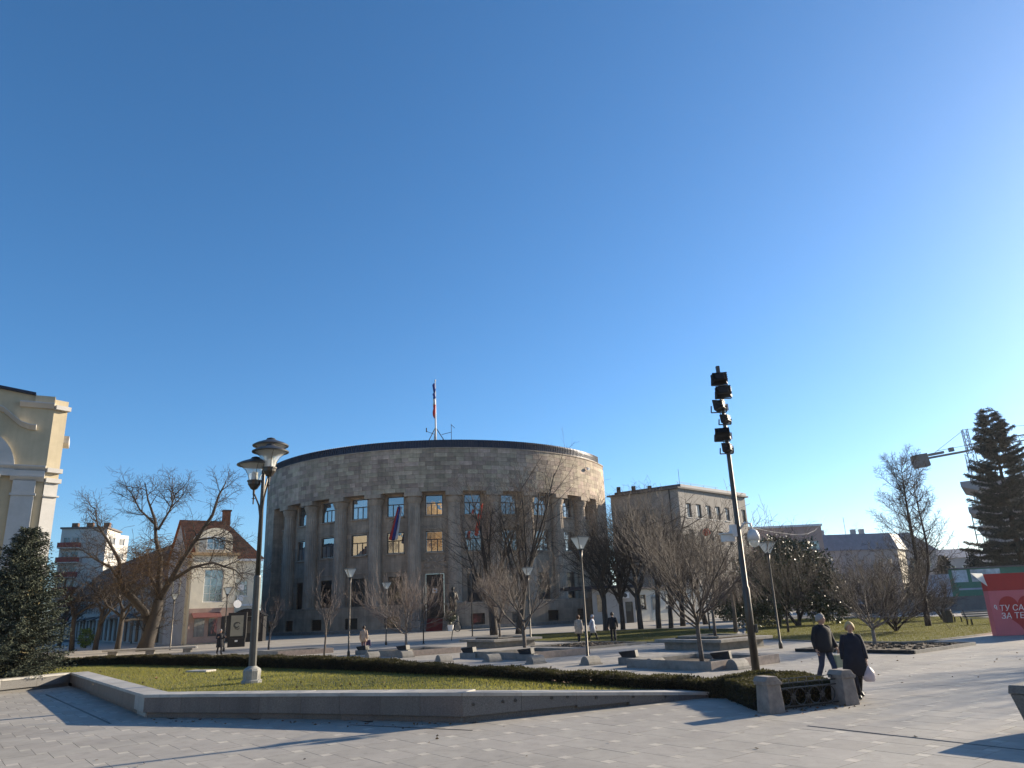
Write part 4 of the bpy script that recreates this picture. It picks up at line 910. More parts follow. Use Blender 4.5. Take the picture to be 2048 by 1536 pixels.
cb = MB(); cb.rbox((-.34, -.05, 4.0), (.34, .2, .2), .4); cb.rbox((-.36, -.1, 4.12), (.4, .26, .03), .4); cb.build('camera_box', m_wframe, mast); MB().tube([(-.08, 0, 4.2), (-.2, 0, 4.25), (-.3, -.03, 4.1)], .03, 6).build('camera_arm', m_wframe, mast)
MB().rbox((-.16, -.06, 4.2), (.16, .14, .34), .2).build('junction_box', m_wframe, mast)
MB().tube([(.05, -.03, 4.25), (.2, -.06, 4.42), (.34, -.1, 4.38), (.37, -.1, 4.2)], .03, 8).build('camera_arm', m_wframe, mast, smooth=True)
dm = MB().lathe([(.05, 4.22), (.12, 4.18), (.17, 4.05), (.175, 3.9)], 18, (.38, -.1)).build('dome_camera', m_wframe, mast, smooth=True)
MB().lathe([(.155, 3.9), (.145, 3.82), (.1, 3.74), (.02, 3.71)], 18, (.38, -.1)).build('dome', m_lampglass, dm, smooth=True)
MB().lathe([(.05, 1.4), (.05, 1.62)], 8, (.14, -.02)).build('socket_box', m_gpost, mast)
# overhead cable from mast to the far right
e = empty('overhead_cable', (mq.x, mq.y, 4.35), 0, 'thin cable running right from the floodlight mast', 'cable')
tgt = A(1650, 1030, 110) - Vector((mq.x, mq.y, 4.35)); MB().tube([(.1, 0, 0)] + [tuple(tgt * t + Vector((0, 0, -1.3 * math.sin(t * PI)))) for t in (.1, .25, .4, .55, .7, .85, 1)], .012, 4, False).build('wire', m_black, e)

# stone posts and iron fence at the hedge clump
m_post = mat('weathered_post_stone', (0.22, 0.19, 0.165), .85, .3, 5, .3, bscale=40, col2=(.29, .25, .215))
P1, P2 = Vector((5.16, 16.95, 0)), Vector((7.05, 17.72, 0)); fd = (P2 - P1).normalized(); fyaw = math.atan2(fd.y, fd.x)
for P, lab in ((P1, 'tapered grey stone post at the left end of the iron fence'), (P2, 'tapered grey stone post at the right end of the iron fence beside the couple')):
    e = empty('stone_post', P, fyaw, lab, 'post', 'stone fence posts')
    MB().frust((0, 0), (.40, .42), (.34, .36), 0, .55).build('shaft', m_post, e, bevel=.012)
    mb = MB(); mb.frust((0, 0), (.40, .42), (.40, .42), .55, .62); mb.frust((-.03, 0), (.40, .42), (.24, .40), .62, .72); mb.build('cap', m_post, e, bevel=.01)
fe = empty('iron_fence', P1 + fd * .2, fyaw, 'black wrought iron fence panel with a row of rings between two stone posts', 'fence'); FL = (P2 - P1).length - .4
m_wiron = mat('worn_iron', (.06, .058, .058), .38, .3, 12, metal=.7)
for z in (.08, .44, .54): MB().box(0, FL, -.012, .012, z - .012, z + .012).build('rail', m_wiron, fe)
for k in range(4):
    cx = .22 + k * (FL - .44) / 3
    mb = MB(); pts = [(cx + .155 * math.cos(a), 0, .26 + .165 * math.sin(a)) for a in [2 * PI * i / 20 for i in range(21)]]; mb.tube(pts, .012, 5, False); mb.build('ring', m_wiron, fe)
    if k < 3:
        mx_ = cx + (FL - .44) / 6; mb = MB(); mb.box(mx_ - .075, mx_ + .075, -.015, .015, .245, .275); mb.box(mx_ - .02, mx_ + .02, -.018, .018, .2, .32); mb.build('clasp', m_wiron, fe)
        for dx in (-.04, .04): MB().tube([(mx_ + dx, 0, .02), (mx_ + dx * .4, 0, .26), (mx_ + dx, 0, .44), (mx_ + dx, 0, .6)], .009, 5).build('picket', m_wiron, fe)
mb = MB()
for k in range(7): x = .1 + k * (FL - .2) / 6; mb.bar((x, 0, .54), (x + .12, .1, .62), .014)
mb.bar((0, .1, .62), (FL, .1, .62), .016); mb.build('back_rail', m_wiron, fe)

# tapered stone block at the right edge
e = empty('stone_block_seat', (9.0, 12.95, 0), R(38), 'tapered dark grey stone block at the right edge of the paving', 'block')
MB().frust((0, 0), (.86, 1.5), (1.06, 1.8), 0, .62).build('body', m_block_c, e, bevel=.015); MB().frust((0, 0), (1.1, 1.84), (1.06, 1.8), .625, .76).build('cap', m_block_c, e, bevel=.02)

# ================================================================== PLANTERS, BASINS
def seat_planter(c, side, label):
    e = empty('seat_planter', c, PROT, label, 'planter', 'stone seat planters'); h = side / 2
    MB().box(-h + .35, h - .35, -h + .35, h - .35, 0, .36).build('base', m_wstone, e, bevel=.01)
    for k in range(4):
        mb = MB(); mb.add([(-h, -h, .36), (h, -h, .36), (h - .75, -h + .75, .36), (-h + .75, -h + .75, .36), (-h, -h, .5), (h, -h, .5), (h - .75, -h + .75, .5), (-h + .75, -h + .75, .5)],
                          [(0, 3, 2, 1), (4, 5, 6, 7), (0, 1, 5, 4), (1, 2, 6, 5), (2, 3, 7, 6), (3, 0, 4, 7)]); mb.build('seat_slab', m_wstone, e, rz=k * PI / 2, bevel=.008)
        MB().box(-h + .9, h - .9, -h + .8, -h + 1.0, .5, .62).build('inner_kerb', m_wstone, e, rz=k * PI / 2)
    MB().box(-h + .76, h - .76, -h + .76, h - .76, .362, .55).build('soil', m_soil, e)
seat_planter((-1.45, 51.4, 0), 3.9, 'square stone planter with overhanging seat left of the middle lamp'); seat_planter((9.75, 40.2, 0), 4.2, 'square stone planter with overhanging seat left of the mast')
m_rust = mat('red_stone_rim', (.235, .19, .165), .7, .25, 6, .2)
def basin(c, side, label):
    e = empty('stone_basin', c, PROT, label, 'planter', 'low stone tree basins'); h = side / 2
    for k in range(4):
        mb = MB(); mb.add([(-h, -h, 0), (h, -h, 0), (h - .4, -h + .4, 0), (-h + .4, -h + .4, 0), (-h, -h, .31), (h, -h, .31), (h - .4, -h + .4, .27), (-h + .4, -h + .4, .27)],
                          [(0, 3, 2, 1), (4, 5, 6, 7), (0, 1, 5, 4), (1, 2, 6, 5), (2, 3, 7, 6), (3, 0, 4, 7)]); mb.build('rim_slab', m_wstone if k != 1 else m_rust, e, rz=k * PI / 2, bevel=.008)
    MB().box(-h + .41, h - .41, -h + .41, h - .41, -.02, .12).build('soil', m_soil, e)
basin(gz(G(1405, 1330)), 4.0, 'low stone basin round the largest bare tree near the mast'); basin(gz(G(1062, 1312)), 4.2, 'low stone basin round the forked bare tree in the middle'); basin(gz(G(828, 1308)), 4.0, 'low stone basin round the tree before the palace door'); basin(gz(G(590, 1308)), 3.8, 'low stone basin left of the lamp before the palace')
# half round stone bollards and black uplights along the hedge
for x, y, where in [(1312, 1335, 'left of the basin by the mast'), (1476, 1338, 'just left of the mast'), (888, 1324, 'left of the middle basin'), (985, 1323, 'at the left corner of the middle basin'), (1072, 1327, 'at the front of the middle basin'), (1182, 1329, 'at the foot of the nearest slim lamp'), (745, 1316, 'near the walking woman'), (812, 1315, 'before the basin near the palace door')]:
    p = G(x, y); e = empty('barrel_stone', gz(p), R(38), 'half round pale stone barrel ' + where, 'bollard', 'half round stone barrels along the hedge')
    mb = MB(); n = 10; prof = [(.26 * math.cos(PI * k / n), .34 * math.sin(PI * k / n)) for k in range(n + 1)]
    vs_ = [(-.35, a, b) for a, b in prof] + [(.35, a, b) for a, b in prof]; mb.add(vs_, [tuple(range(n, -1, -1)), tuple(range(n + 1, 2 * n + 2))] + [(k, k + 1, n + 2 + k, n + 1 + k) for k in range(n)]); mb.build('drum', m_wstone, e, bevel=.01)
    MB().box(-.38, .38, -.3, .3, -.02, .05).build('foot', m_wstone, e)
for x, y, where in [(1262, 1328, 'between the nearest slim lamp and the mast'), (1448, 1333, 'in the basin corner left of the mast'), (940, 1316, 'left of the middle basin'), (1055, 1320, 'in the front corner of the middle basin'), (727, 1309, 'behind the hedge below the walking woman'), (808, 1309, 'at the basin before the palace door')]:
    p = G(x, y); e = empty('uplight', gz(p), R(-25), 'black box uplight on a stone pad ' + where, 'light', 'black uplights behind the hedge')
    MB().box(-.45, .45, -.25, .25, 0, .26).build('pad', m_wstone, e, bevel=.01)
    mb = MB(); mb.add([(-.3, -.2, .27), (.3, -.2, .27), (.3, .2, .27), (-.3, .2, .27), (-.42, -.24, .47), (.26, -.2, .53), (.26, .2, .53), (-.42, .24, .47)], [(0, 3, 2, 1), (4, 5, 6, 7), (0, 1, 5, 4), (1, 2, 6, 5), (2, 3, 7, 6), (3, 0, 4, 7)]); mb.build('housing', m_black, e, bevel=.01)
def soil_bed(c, sx, sy, label):
    e = empty('soil_bed', c, PROT, label, 'flower bed')
    MB().box(-sx / 2, sx / 2, -sy / 2, sy / 2, -.02, .06).build('soil', m_soil, e)
    for a in (-1, 1):
        MB().box(-sx / 2 - .1, sx / 2 + .1, a * (sy / 2 + .05) - .05, a * (sy / 2 + .05) + .05, -.02, .13).build('edging', m_iron if a < 0 else m_wstone, e)
        MB().box(a * (sx / 2 + .05) - .05, a * (sx / 2 + .05) + .05, -sy / 2, sy / 2, -.02, .13).build('edging', m_wstone, e)
    rg = random.Random(int(abs(c[0]) * 10)); cl = MB()
    for k in range(260): x, y = rg.uniform(-sx / 2, sx / 2) * .95, rg.uniform(-sy / 2, sy / 2) * .95; s = rg.uniform(.04, .13); cl.rbox((x, y, .06), (s * 1.6, s, s * .8), rg.uniform(0, 3), rg.uniform(-.5, .5))
    tag(cl.build('clods', m_soil, e), kind='stuff')
soil_bed((15.8, 34.5, 0), 5.0, 5.4, 'square bed of bare soil round the tree behind the couple'); soil_bed((3.9, 47.0, 0), 4.6, 4.8, 'square bed of bare soil in front of the three walkers')

# bike hoop
p = G(905, 1281); e = empty('bicycle_stand', gz(p), .3, 'dark ring shaped bicycle stand before the palace statue', 'bicycle stand')
MB().tube([(-.1, 0, 0), (0, 0, .6), (.15, 0, 1.1), (.35, 0, 1.35)], .035, 6).build('stem', m_iron, e); MB().tube([(.45 + .32 * math.cos(a), 0, 1.1 + .4 * math.sin(a)) for a in [2 * PI * k / 16 for k in range(17)]], .03, 6, False).build('ring', m_iron, e)

# ================================================================== OTHER BUILDINGS
def facade(parent, name, m, o, rz, w, h, ops, style, fm=None, gm=None, dep=.22, z0=-.05, sill=None):
    """flat wall facing local -Y, origin at its left foot, with real openings and a window unit in each"""
    Mz = Matrix.Translation(o) @ Matrix.Rotation(rz, 4, 'Z')
    f = lambda u, z, d: tuple(Mz @ Vector((u, d, z)))
    wl = MB().wall(f, 0, w, z0, h, ops, dep).build(name, m, parent)
    for (a, b, c, d) in ops:
        p = Mz @ Vector(((a + b) / 2, dep * .7, c)); st = style(a, c) if callable(style) else style
        wu = window_unit(wl, p, rz, b - a, d - c, st, fm, gm)
        if sill: 
            key = ('sill', round(b - a, 2), sill.name)
            if key not in _WC: _WC[key] = MB().box(-(b - a) / 2 - .08, (b - a) / 2 + .08, -dep - .02, -.06, -.09, -.005).mesh('sill', sill)
            link('sill', _WC[key], wu)
    return wl
def grid_ops(xs, zs, w, h): return [(x - w / 2, x + w / 2, z, z + h) for x in xs for z in zs]

# grey office block behind the palace
m_office = mat('office_render', (.30, .275, .245), .9, .16, .5, .1, bscale=30)
ob0 = Vector((26.1, 120, 0)); e = empty('office_block', ob0, 0, 'grey rectangular office block right of the palace', 'building')
LV, RV2 = Vector((-10.1, 7.0, 0)), Vector((15.2, 15.0, 0)); la, ra = math.atan2(-LV.y, -LV.x), math.atan2(RV2.y, RV2.x); HO = 19.9
facade(e, 'shaded_wall', m_office, LV, la, LV.length, HO, [(2.8, 4.0, 14.6, 16.6), (2.8, 4.0, 9.6, 11.6), (7, 8.2, 9.6, 11.6)], 'double', sill=m_wstone)
facade(e, 'lit_wall', m_office, (0, 0, 0), ra, RV2.length, HO, grid_ops([2.6, 5.6, 8.6, 11.6, 14.6, 17.6, 20.2], [15.4, 11.2, 7.0, 2.6], 1.5, 2.3), 'double', fm=m_dframe, gm=m_glass_d, sill=m_wframe, dep=.3)
bk = LV + RV2
rf = MB(); top = [LV * 1.03 - RV2 * .02, -RV2 * .025 - LV * .03, RV2 * 1.02 - LV * .04, bk * 1.02]; rf.prism([(p.x, p.y) for p in top], HO + .002, HO + .28); rf = rf.build('roof', mat('roof_edge', (.10, .09, .085), .8), e)
MB().prism([(p.x * .93 + .6, p.y * .93 + .6) for p in top], HO + .29, HO + .75).build('roof_sheet', m_roofmetal, rf)
MB().bar(LV * .12 + Vector((-.1, -.12, 0)), LV * .12 + Vector((-.1, -.12, HO)), .14).build('downpipe', m_iron, e)
for q, hh in ((LV * .62, 1.2), (LV * .38, .9), (LV * .85, 1.4)): MB().box(q.x - .3, q.x + .3, q.y + .8, q.y + 1.4, HO + .28, HO + .28 + hh).build('chimney', m_bark, rf)
MB().bar(RV2 * .05 + Vector((-.1, .4, HO + .3)), RV2 * .05 + Vector((-.1, .4, HO + 3.4)), .05).build('antenna_mast', m_iron, rf)
rl = MB()
for t in (0.02, .2, .38, .56): p = RV2 * t; rl.bar((p.x, p.y + .5, HO + .28), (p.x, p.y + .5, HO + 1.2), .05)
rl.bar((RV2.x * .0, .5, HO + 1.2), (RV2.x * .6, RV2.y * .6 + .5, HO + 1.2), .05); rl.build('railing', m_iron, rf)
MB().prism([(p.x * .88 + bk.x * .06, p.y * .88 + bk.y * .06) for p in [LV, Vector((0, 0, 0)), RV2, bk]], 0, HO).build('core', m_office, e)
# white low annex
m_annex = mat('annex_white', (.60, .55, .46), .9, .12, .5)
an = G(1256, 1243.5); an2 = A(1425, 1230, 116); d = Vector((an2.x - an.x, an2.y - an.y, 0)); e = empty('annex', gz(an), math.atan2(d.y, d.x), 'low pale annex with wide windows behind the bare lindens', 'building'); Lx = d.length
facade(e, 'front_wall', m_annex, (0, 0, 0), 0, Lx, 4.3, [(.9, 2.1, 1.5, 3.5), (2.5, 3.7, 1.5, 3.5), (7.4, 9.2, 1.5, 3.5), (10.2, 12.0, 1.5, 3.5)], 'double', sill=m_wstone, dep=.3)
MB().box(4.6, 6.0, -.03, .1, 0, 3.4).build('door', mat('annex_door', (.28, .32, .33), .6), e); MB().box(4.8, 5.8, -.06, -.031, 1.4, 3.2).build('door_glass', m_glass_d, e)
MB().box(-.3, Lx + .3, -.5, 8, 4.302, 4.55).build('roof', mat('annex_roof', (.13, .11, .10), .8), e)
e = empty('side_annex', gz(G(1188, 1249)), R(8), 'small shaded grey flat roofed annex at the palace corner with an air conditioner', 'building')
facade(e, 'front_wall', mat('annex_shade_grey', (.40, .38, .35), .9, .12, .6), (0, 0, 0), 0, 5.6, 4.3, [(4.3, 5.3, .0, 2.6)], 'simple', gm=m_glass_d, dep=.3)  # annex white darkened to grey, shade put into the front's colour
MB().box(-3.0, 5.9, -.8, 6, 4.302, 4.7).build('roof', m_roofmetal, e); 
facade(e, 'side_wall', m_annex, (5.6, 0, 0), PI / 2, 6, 4.3, [], 'simple')
ac = MB().box(3.9, 4.8, -.4, -.02, 3.05, 3.75).build('air_conditioner', m_white, e); MB().lathe([(.26, 0), (.28, .02), (.28, .04), (.2, .05)], 16, M=Matrix.Translation((4.25, -.4, 3.4)) @ Matrix.Rotation(PI / 2, 4, 'X')).build('fan_grille', m_gpost, ac)
MB().box(.6, 1.3, -.06, -.01, 1.5, 3.6).build('notice_board', mat('notice', (.45, .33, .2), .7, .4, 3), e)

# pink house and pale blocks on the right
m_pink = mat('pink_render', (.50, .33, .27), .9, .12, .5)
p0 = A(1497, 1200, 148); e = empty('pink_house', (p0.x, p0.y, 0), R(-4), 'flat roofed pink house behind the evergreen', 'building')
facade(e, 'front_wall', m_pink, (0, 0, 0), 0, 15.6, 15.4, [(11.2, 14.8, 11.0, 12.6), (11.2, 14.8, 7.2, 9), (4, 7, 11, 12.6)], 'grid2', fm=m_wframe, sill=m_white)
MB().box(0.05, 15.55, .35, 10, 0, 15.3).build('core', m_pink, e); MB().box(-.2, 15.8, -.2, 10, 15.402, 15.8).build('roof', m_white, e)
facade(e, 'right_wall', m_pink, (15.6, 0, 0), PI / 2, 10, 15.4, [(1, 3, 11, 12.6)], 'double')
m_pale = mat('pale_grey_render', (.42, .385, .36), .9, .1, .4); m_slate = mat('blue_grey_slate', (.20, .215, .25), .7, .15, 1.5, .15)
p0 = A(1661, 1190, 166); e = empty('mansard_house', (p0.x, p0.y, 0), R(6), 'pale house with blue grey mansard roof behind the larch', 'building')
facade(e, 'front_wall', m_pale, (0, 0, 0), 0, 17, 11.6, [(14.2, 15.6, 7.6, 9.6), (12.0, 13.4, 7.6, 9.6), (14.2, 15.6, 3.6, 5.6)], 'double', fm=m_wframe, sill=m_white)
facade(e, 'lit_wall', mat('pale_render_sunlit', (.62, .56, .45), .9, .1, .4), (17, 0, 0), R(48), 9, 11.6, grid_ops([1.6, 4.4, 7.0], [7.6, 3.8], 1.3, 2.0), 'double', fm=m_wframe)  # front render made paler and warmer, sunlight put into its colour
mr_ = MB(); mr_.add([(-.3, -.3, 11.6), (17.2, -.3, 11.6), (24, 6.8, 11.6), (24, 14, 11.6), (-.3, 14, 11.6), (.6, 1.2, 15.2), (16.6, 1.2, 15.2), (22.5, 7.4, 15.2), (22.5, 13, 15.2), (.6, 13, 15.2)], [(0, 1, 6, 5), (1, 2, 7, 6), (2, 3, 8, 7), (3, 4, 9, 8), (4, 0, 5, 9), (5, 6, 7, 8, 9), (4, 3, 2, 1, 0)]); mr_ = mr_.build('roof', m_slate, e)
for x in (1.5, 9.0, 11.0): MB().box(x, x + .9, 3, 3.9, 15.202, 16.4).build('chimney', m_pale, mr_)
MB().bar((8, 4, 15.2), (8, 4, 19.2), .07).build('antenna_mast', m_iron, mr_)
p0 = A(1792, 1190, 185); e = empty('gabled_house', (p0.x, p0.y, 0), R(10), 'pale house with dark pointed gable behind the larch crown', 'building')
facade(e, 'front_wall', m_pale, (0, 0, 0), 0, 13, 12, grid_ops([2.5, 6.5, 10.5], [8, 4], 1.5, 1.9), 'double', fm=m_wframe)
g = MB(); g.add([(-.5, -.4, 12), (13.5, -.4, 12), (6, -.4, 16.5), (-.5, 10, 12), (13.5, 10, 12), (6, 10, 16.5)], [(0, 1, 2), (0, 2, 5, 3), (1, 4, 5, 2), (3, 5, 4), (0, 3, 4, 1)]); g.build('roof', m_slate, e); MB().box(.1, 12.9, .4, 10, 0, 11.9).build('core', m_pale, e)
p0 = A(1880, 1190, 200); e = empty('long_house', (p0.x, p0.y, 0), R(4), 'low pale house with grey roof left of the tall spruce', 'building')
facade(e, 'front_wall', m_pale, (0, 0, 0), 0, 16, 10.5, grid_ops([2, 5.2, 8.4, 11.6, 14.6], [6.6, 3], 1.5, 1.9), 'double', fm=m_wframe); MB().box(.1, 15.9, .4, 10, 0, 10.4).build('core', m_pale, e)
g = MB(); g.add([(-.5, -.5, 10.5), (16.5, -.5, 10.5), (16.5, 10, 10.5), (-.5, 10, 10.5), (1, 4.7, 13), (15, 4.7, 13)], [(0, 1, 5, 4), (1, 2, 5), (2, 3, 4, 5), (3, 0, 4), (3, 2, 1, 0)]); g.build('roof', m_slate, e)

# unfinished tower with scaffold, and tower crane
m_rawc = mat('raw_concrete', (.30, .29, .285), .9, .2, .4, .15)
p0 = A(1986, 1190, 140); e = empty('unfinished_tower', (p0.x, p0.y, 0), R(-33), 'unfinished concrete tower with jutting slabs behind the tall spruce', 'building')
MB().box(1.2, 20, .5, 14, 0, 21.0).build('core', m_rawc, e)
for z, ex in ((20.4, -1.3), (15.6, -.9), (12, 0), (8.4, 0), (4.8, 0)):
    MB().add([(ex, -.6, z + .55), (20.5, -.6, z + .55), (20.5, 14.5, z + .55), (ex, 14.5, z + .55), (ex, -.6, z + 1.5), (20.5, -.6, z + 1.5), (20.5, 14.5, z + 1.5), (ex, 14.5, z + 1.5), (1.25, -.6, z - .4), (1.25, 14.5, z - .4)],
             [(4, 5, 6, 7), (0, 1, 5, 4), (3, 0, 4, 7), (1, 2, 6, 5), (2, 3, 7, 6), (0, 8, 1), (0, 3, 9, 8)]).build('slab', m_rawc, e)
for s in range(3): MB().box(2 + s * 3.2, 4 + s * 3.2, .44, .52, 16.8, 19).build('window', m_glass_d, e)
scf = MB()
for z in range(0, 15, 2): scf.bar((-.6, -1.2, z), (1.0, -1.2, z), .1); scf.bar((-.6, -1.2, z), (-.6, 1.5, z), .1); scf.bar((-.6, 1.5, z), (1.0, 1.5, z), .1)
for x, y in ((-.6, -1.2), (1.0, -1.2), (-.6, 1.5)): scf.bar((x, y, 0), (x, y, 15.5), .1)
scf.build('scaffold', m_gpost, e); MB().bar((2, 2, 21.9), (2, 2, 24.5), .1).build('rebar', m_iron, e)
m_crane = mat('crane_grey', (.16, .155, .15), .6, .15, 2)
c0 = A(1961, 1000, 150); e = empty('tower_crane', (c0.x, c0.y, 0), R(-12), 'tower crane with grey counterweight box beside the tall spruce', 'crane')
def lattice(a, b, w, n, up=Vector((0, 1, 0)), r=.07):
    a, b = Vector(a), Vector(b); d = b - a; u = d.cross(up).normalized(); v = d.cross(u).normalized(); mb = MB(); cs = [(-1, -1), (1, -1), (1, 1), (-1, 1)]
    P = lambda t, k: a + d * t + (u * cs[k % 4][0] + v * cs[k % 4][1]) * w / 2
    for k in range(4):
        mb.bar(P(0, k), P(1, k), r * 1.6)
        for i in range(n): mb.bar(P(i / n, k), P((i + 1) / n, k + 1), r); mb.bar(P(i / n, k), P(i / n, k + 1), r)
    return mb
lattice((0, 0, 0), (0, 0, 29.0), 1.5, 16).build('mast', m_crane, e)
lattice((0, 0, 29.0), (-.1, 0, 34.0), .9, 4).build('apex', m_crane, e)
cj = MB(); cj.bar((-8.6, 0, 28.6), (0, 0, 29.6), .35, .3); cj.bar((-8.6, .9, 28.6), (0, .9, 29.6), .35, .3); cj.bar((-6, 0, 30.0), (0, 0, 30.7), .08); cj.build('counter_jib', m_crane, e)
MB().rbox((-9.4, .4, 28.2), (2.9, 1.8, 2.6), 0, 0, -.12).build('counterweight', mat('counterweight_concrete', (.12, .12, .125), .8, .15, 2), e)
MB().rbox((-3.2, .4, 30.1), (.9, .8, .8), 0, 0, -.1).build('winch', m_crane, e); MB().rbox((-6.2, .4, 29.5), (3.0, .8, .45), 0, 0, -.12).build('motor_cover', m_crane, e); MB().rbox((1.4, -.9, 29.6), (1.3, 1.2, 1.5), 0, 0, 0).build('cab', m_crane, e)
lattice((0, 0, 30.2), (34, 0, 34.0), 1.1, 22).build('jib', m_crane, e)
t = MB(); t.bar((-.1, 0, 34), (-7.2, 0, 29.2), .08); t.bar((-.1, 0, 34), (22, 0, 33.6), .07); t.build('tie_rods', m_crane, e)

# ---- left side: street row, red roofed house, apartment block, cream civic building
m_shop = mat('shop_pink', (.36, .25, .20), .8, .2, 1.0); m_hroof = mat('red_tile', (.46, .15, .06), .85, .3, 1.5, .4, bscale=14, brick=(.35, .3, .04), mortar=.5)
m_housew = mat('house_cream', (.68, .62, .49), .9, .14, .6); m_houseg = mat('house_gable_shade_grey', (.36, .36, .38), .9, .14, .7); m_brroof = mat('brown_roof', (.13, .075, .05), .9, .3, .7, .3, bscale=12)  # gable grey is the house wall with its shade put into the colour
h0 = A(366, 1240, 84); HZ = R(37); HS = .885; e = empty('red_roof_house', (h0.x, h0.y, 0), HZ, 'cream house with red tiled roof and tall bay window left of the palace', 'building'); e.scale = (HS, HS, HS)
facade(e, 'front_wall', m_housew, (0, 0, 0), 0, 9.0, 10.6, [(6.6, 7.6, 5.6, 7.6)], 'grid', fm=m_wframe, sill=m_white)
facade(e, 'gable_wall', m_houseg, (0, 10, 0), -PI / 2, 10, 10.6, [(6.2, 7.4, 6, 8.2), (2.5, 3.7, 6, 8.2)], 'double', fm=m_wframe)
gb_ = MB(); gb_.add([(0, 10, 10.6), (0, 0, 10.6), (0, 2.6, 13.6), (0, 5, 15.6), (0, 7.5, 13.4)], [(0, 1, 2, 3, 4)]); gb_.build('gable', m_houseg, e)
rf = MB(); 
def rquad(mb, ps, w, h): n = len(mb.v); mb.v += ps; mb.uv[len(mb.f)] = [(0, 0), (w, 0), (w, h), (0, h)][:len(ps)]; mb.f.append(tuple(range(n, n + len(ps))))
rquad(rf, [(-.3, -.5, 10.3), (9.5, -.5, 10.3), (5.6, 5, 15.7), (-.3, 5, 15.7)], 12, 7); rquad(rf, [(9.5, -.5, 10.3), (9.5, 10.5, 10.3), (5.6, 5, 15.7)], 11, 7); rquad(rf, [(9.5, 10.5, 10.3), (-.3, 10.5, 10.3), (-.3, 5, 15.7), (5.6, 5, 15.7)], 12, 7)
rf = rf.build('roof', m_hroof, e); MB().box(5.2, 6.1, 4.4, 5.3, 14.5, 17.0).build('chimney', m_hroof, rf); MB().box(5.1, 6.2, 4.3, 5.4, 17.001, 17.2).build('chimney_cap', m_brroof, rf); MB().bar((3.5, 5, 15.6), (3.5, 5, 18.8), .05).build('antenna', m_iron, rf)
MB().box(-.2, 9.3, -.45, -.01, 10.0, 10.28).build('eaves', m_white, e)
by = MB(); Mb = lambda u, z, d: (0.3 + u, -1.2 + d, z)
by.wall(Mb, 0, 5.4, -.05, 10.6, [(1.5, 3.9, 4.9, 8.9)], .25); by.box(.3, .32, -1.19, 0, 0, 10.6).box(5.68, 5.7, -1.19, 0, 0, 10.6); by = by.build('bay', m_housew, e); window_unit(by, (3.0, -1.0, 4.9), 0, 2.4, 4.0, 'grid', m_wframe)
MB().box(.05, 5.95, -1.5, .3, 10.62, 10.95).build('bay_cornice', mat('ochre_band', (.32, .22, .12), .9), e)
dm_ = MB(); n = 12; prof = [(.9, 10.96), (5.1, 10.96), (5.1, 12.6)] + [(3.0 + 2.1 * math.cos(PI * k / n) * (1 if True else 1), 12.6 + 1.5 * math.sin(PI * k / n)) for k in range(1, n)] + [(.9, 12.6)]
m_ = len(prof); dm_.add([(x, -.9, z) for x, z in prof] + [(x, 3.2, z) for x, z in prof], [tuple(range(m_)), tuple(range(2 * m_ - 1, m_ - 1, -1))] + [(k, m_ + k, m_ + (k + 1) % m_, (k + 1) % m_) for k in range(m_)]); dm_ = dm_.build('dormer', m_housew, e)
window_unit(dm_, (3.0, -.96, 11.3), 0, 2.4, 1.7, 'grid2', m_wframe)
MB().box(.32, 5.68, -1.32, -1.21, .1, 4.2).build('shop_front', m_shop, e); MB().box(1.0, 2.2, -1.38, -1.33, .9, 3.0).build('shop_window', m_glass_d, e); MB().box(2.7, 3.7, -1.38, -1.33, .9, 3.0).build('shop_window', m_glass_d, e); MB().box(4.2, 5.3, -1.38, -1.33, .1, 3.2).build('shop_door', m_dframe, e)
MB().add([(.6, -1.33, 3.7), (4.0, -1.33, 3.7), (4.0, -2.3, 3.15), (.6, -2.3, 3.15), (.6, -1.33, 3.6), (4.0, -1.33, 3.6), (4.0, -2.3, 3.05), (.6, -2.3, 3.05)], [(0, 1, 2, 3), (7, 6, 5, 4), (3, 2, 6, 7), (0, 3, 7, 4), (2, 1, 5, 6)]).build('awning', mat('brown_awning', (.14, .05, .045), .9), e)
for z in (5.0, 6.3): ac = MB().box(6.2, 7.0, -.45, -.02, z, z + .7).build('air_conditioner', m_white, e)
MB().lathe([(.5, 0), (.46, .05), (.26, .11), (.04, .14)], 20, M=Matrix.Translation((5.95, -1.7, 4.6)) @ Matrix.Rotation(PI / 2 - .2, 4, 'X') @ Matrix.Rotation(PI, 4, 'X')).build('satellite_dish', m_white, e)
MB().box(5.75, 8.9, -.12, -.02, 4.35, 4.6).build('string_course', m_white, e)
MB().box(.1, 8.9, .3, 9.9, 0, 10.5).build('core', m_housew, e)
# long row receding behind the house
rw = Vector((h0.x, h0.y, 0)) + Matrix.Rotation(HZ, 3, 'Z') @ Vector((0, 10 * HS, 0)); e = empty('street_row', rw, HZ - PI / 2, 'long shaded row of two storey shops with brown roof receding on the left', 'building')
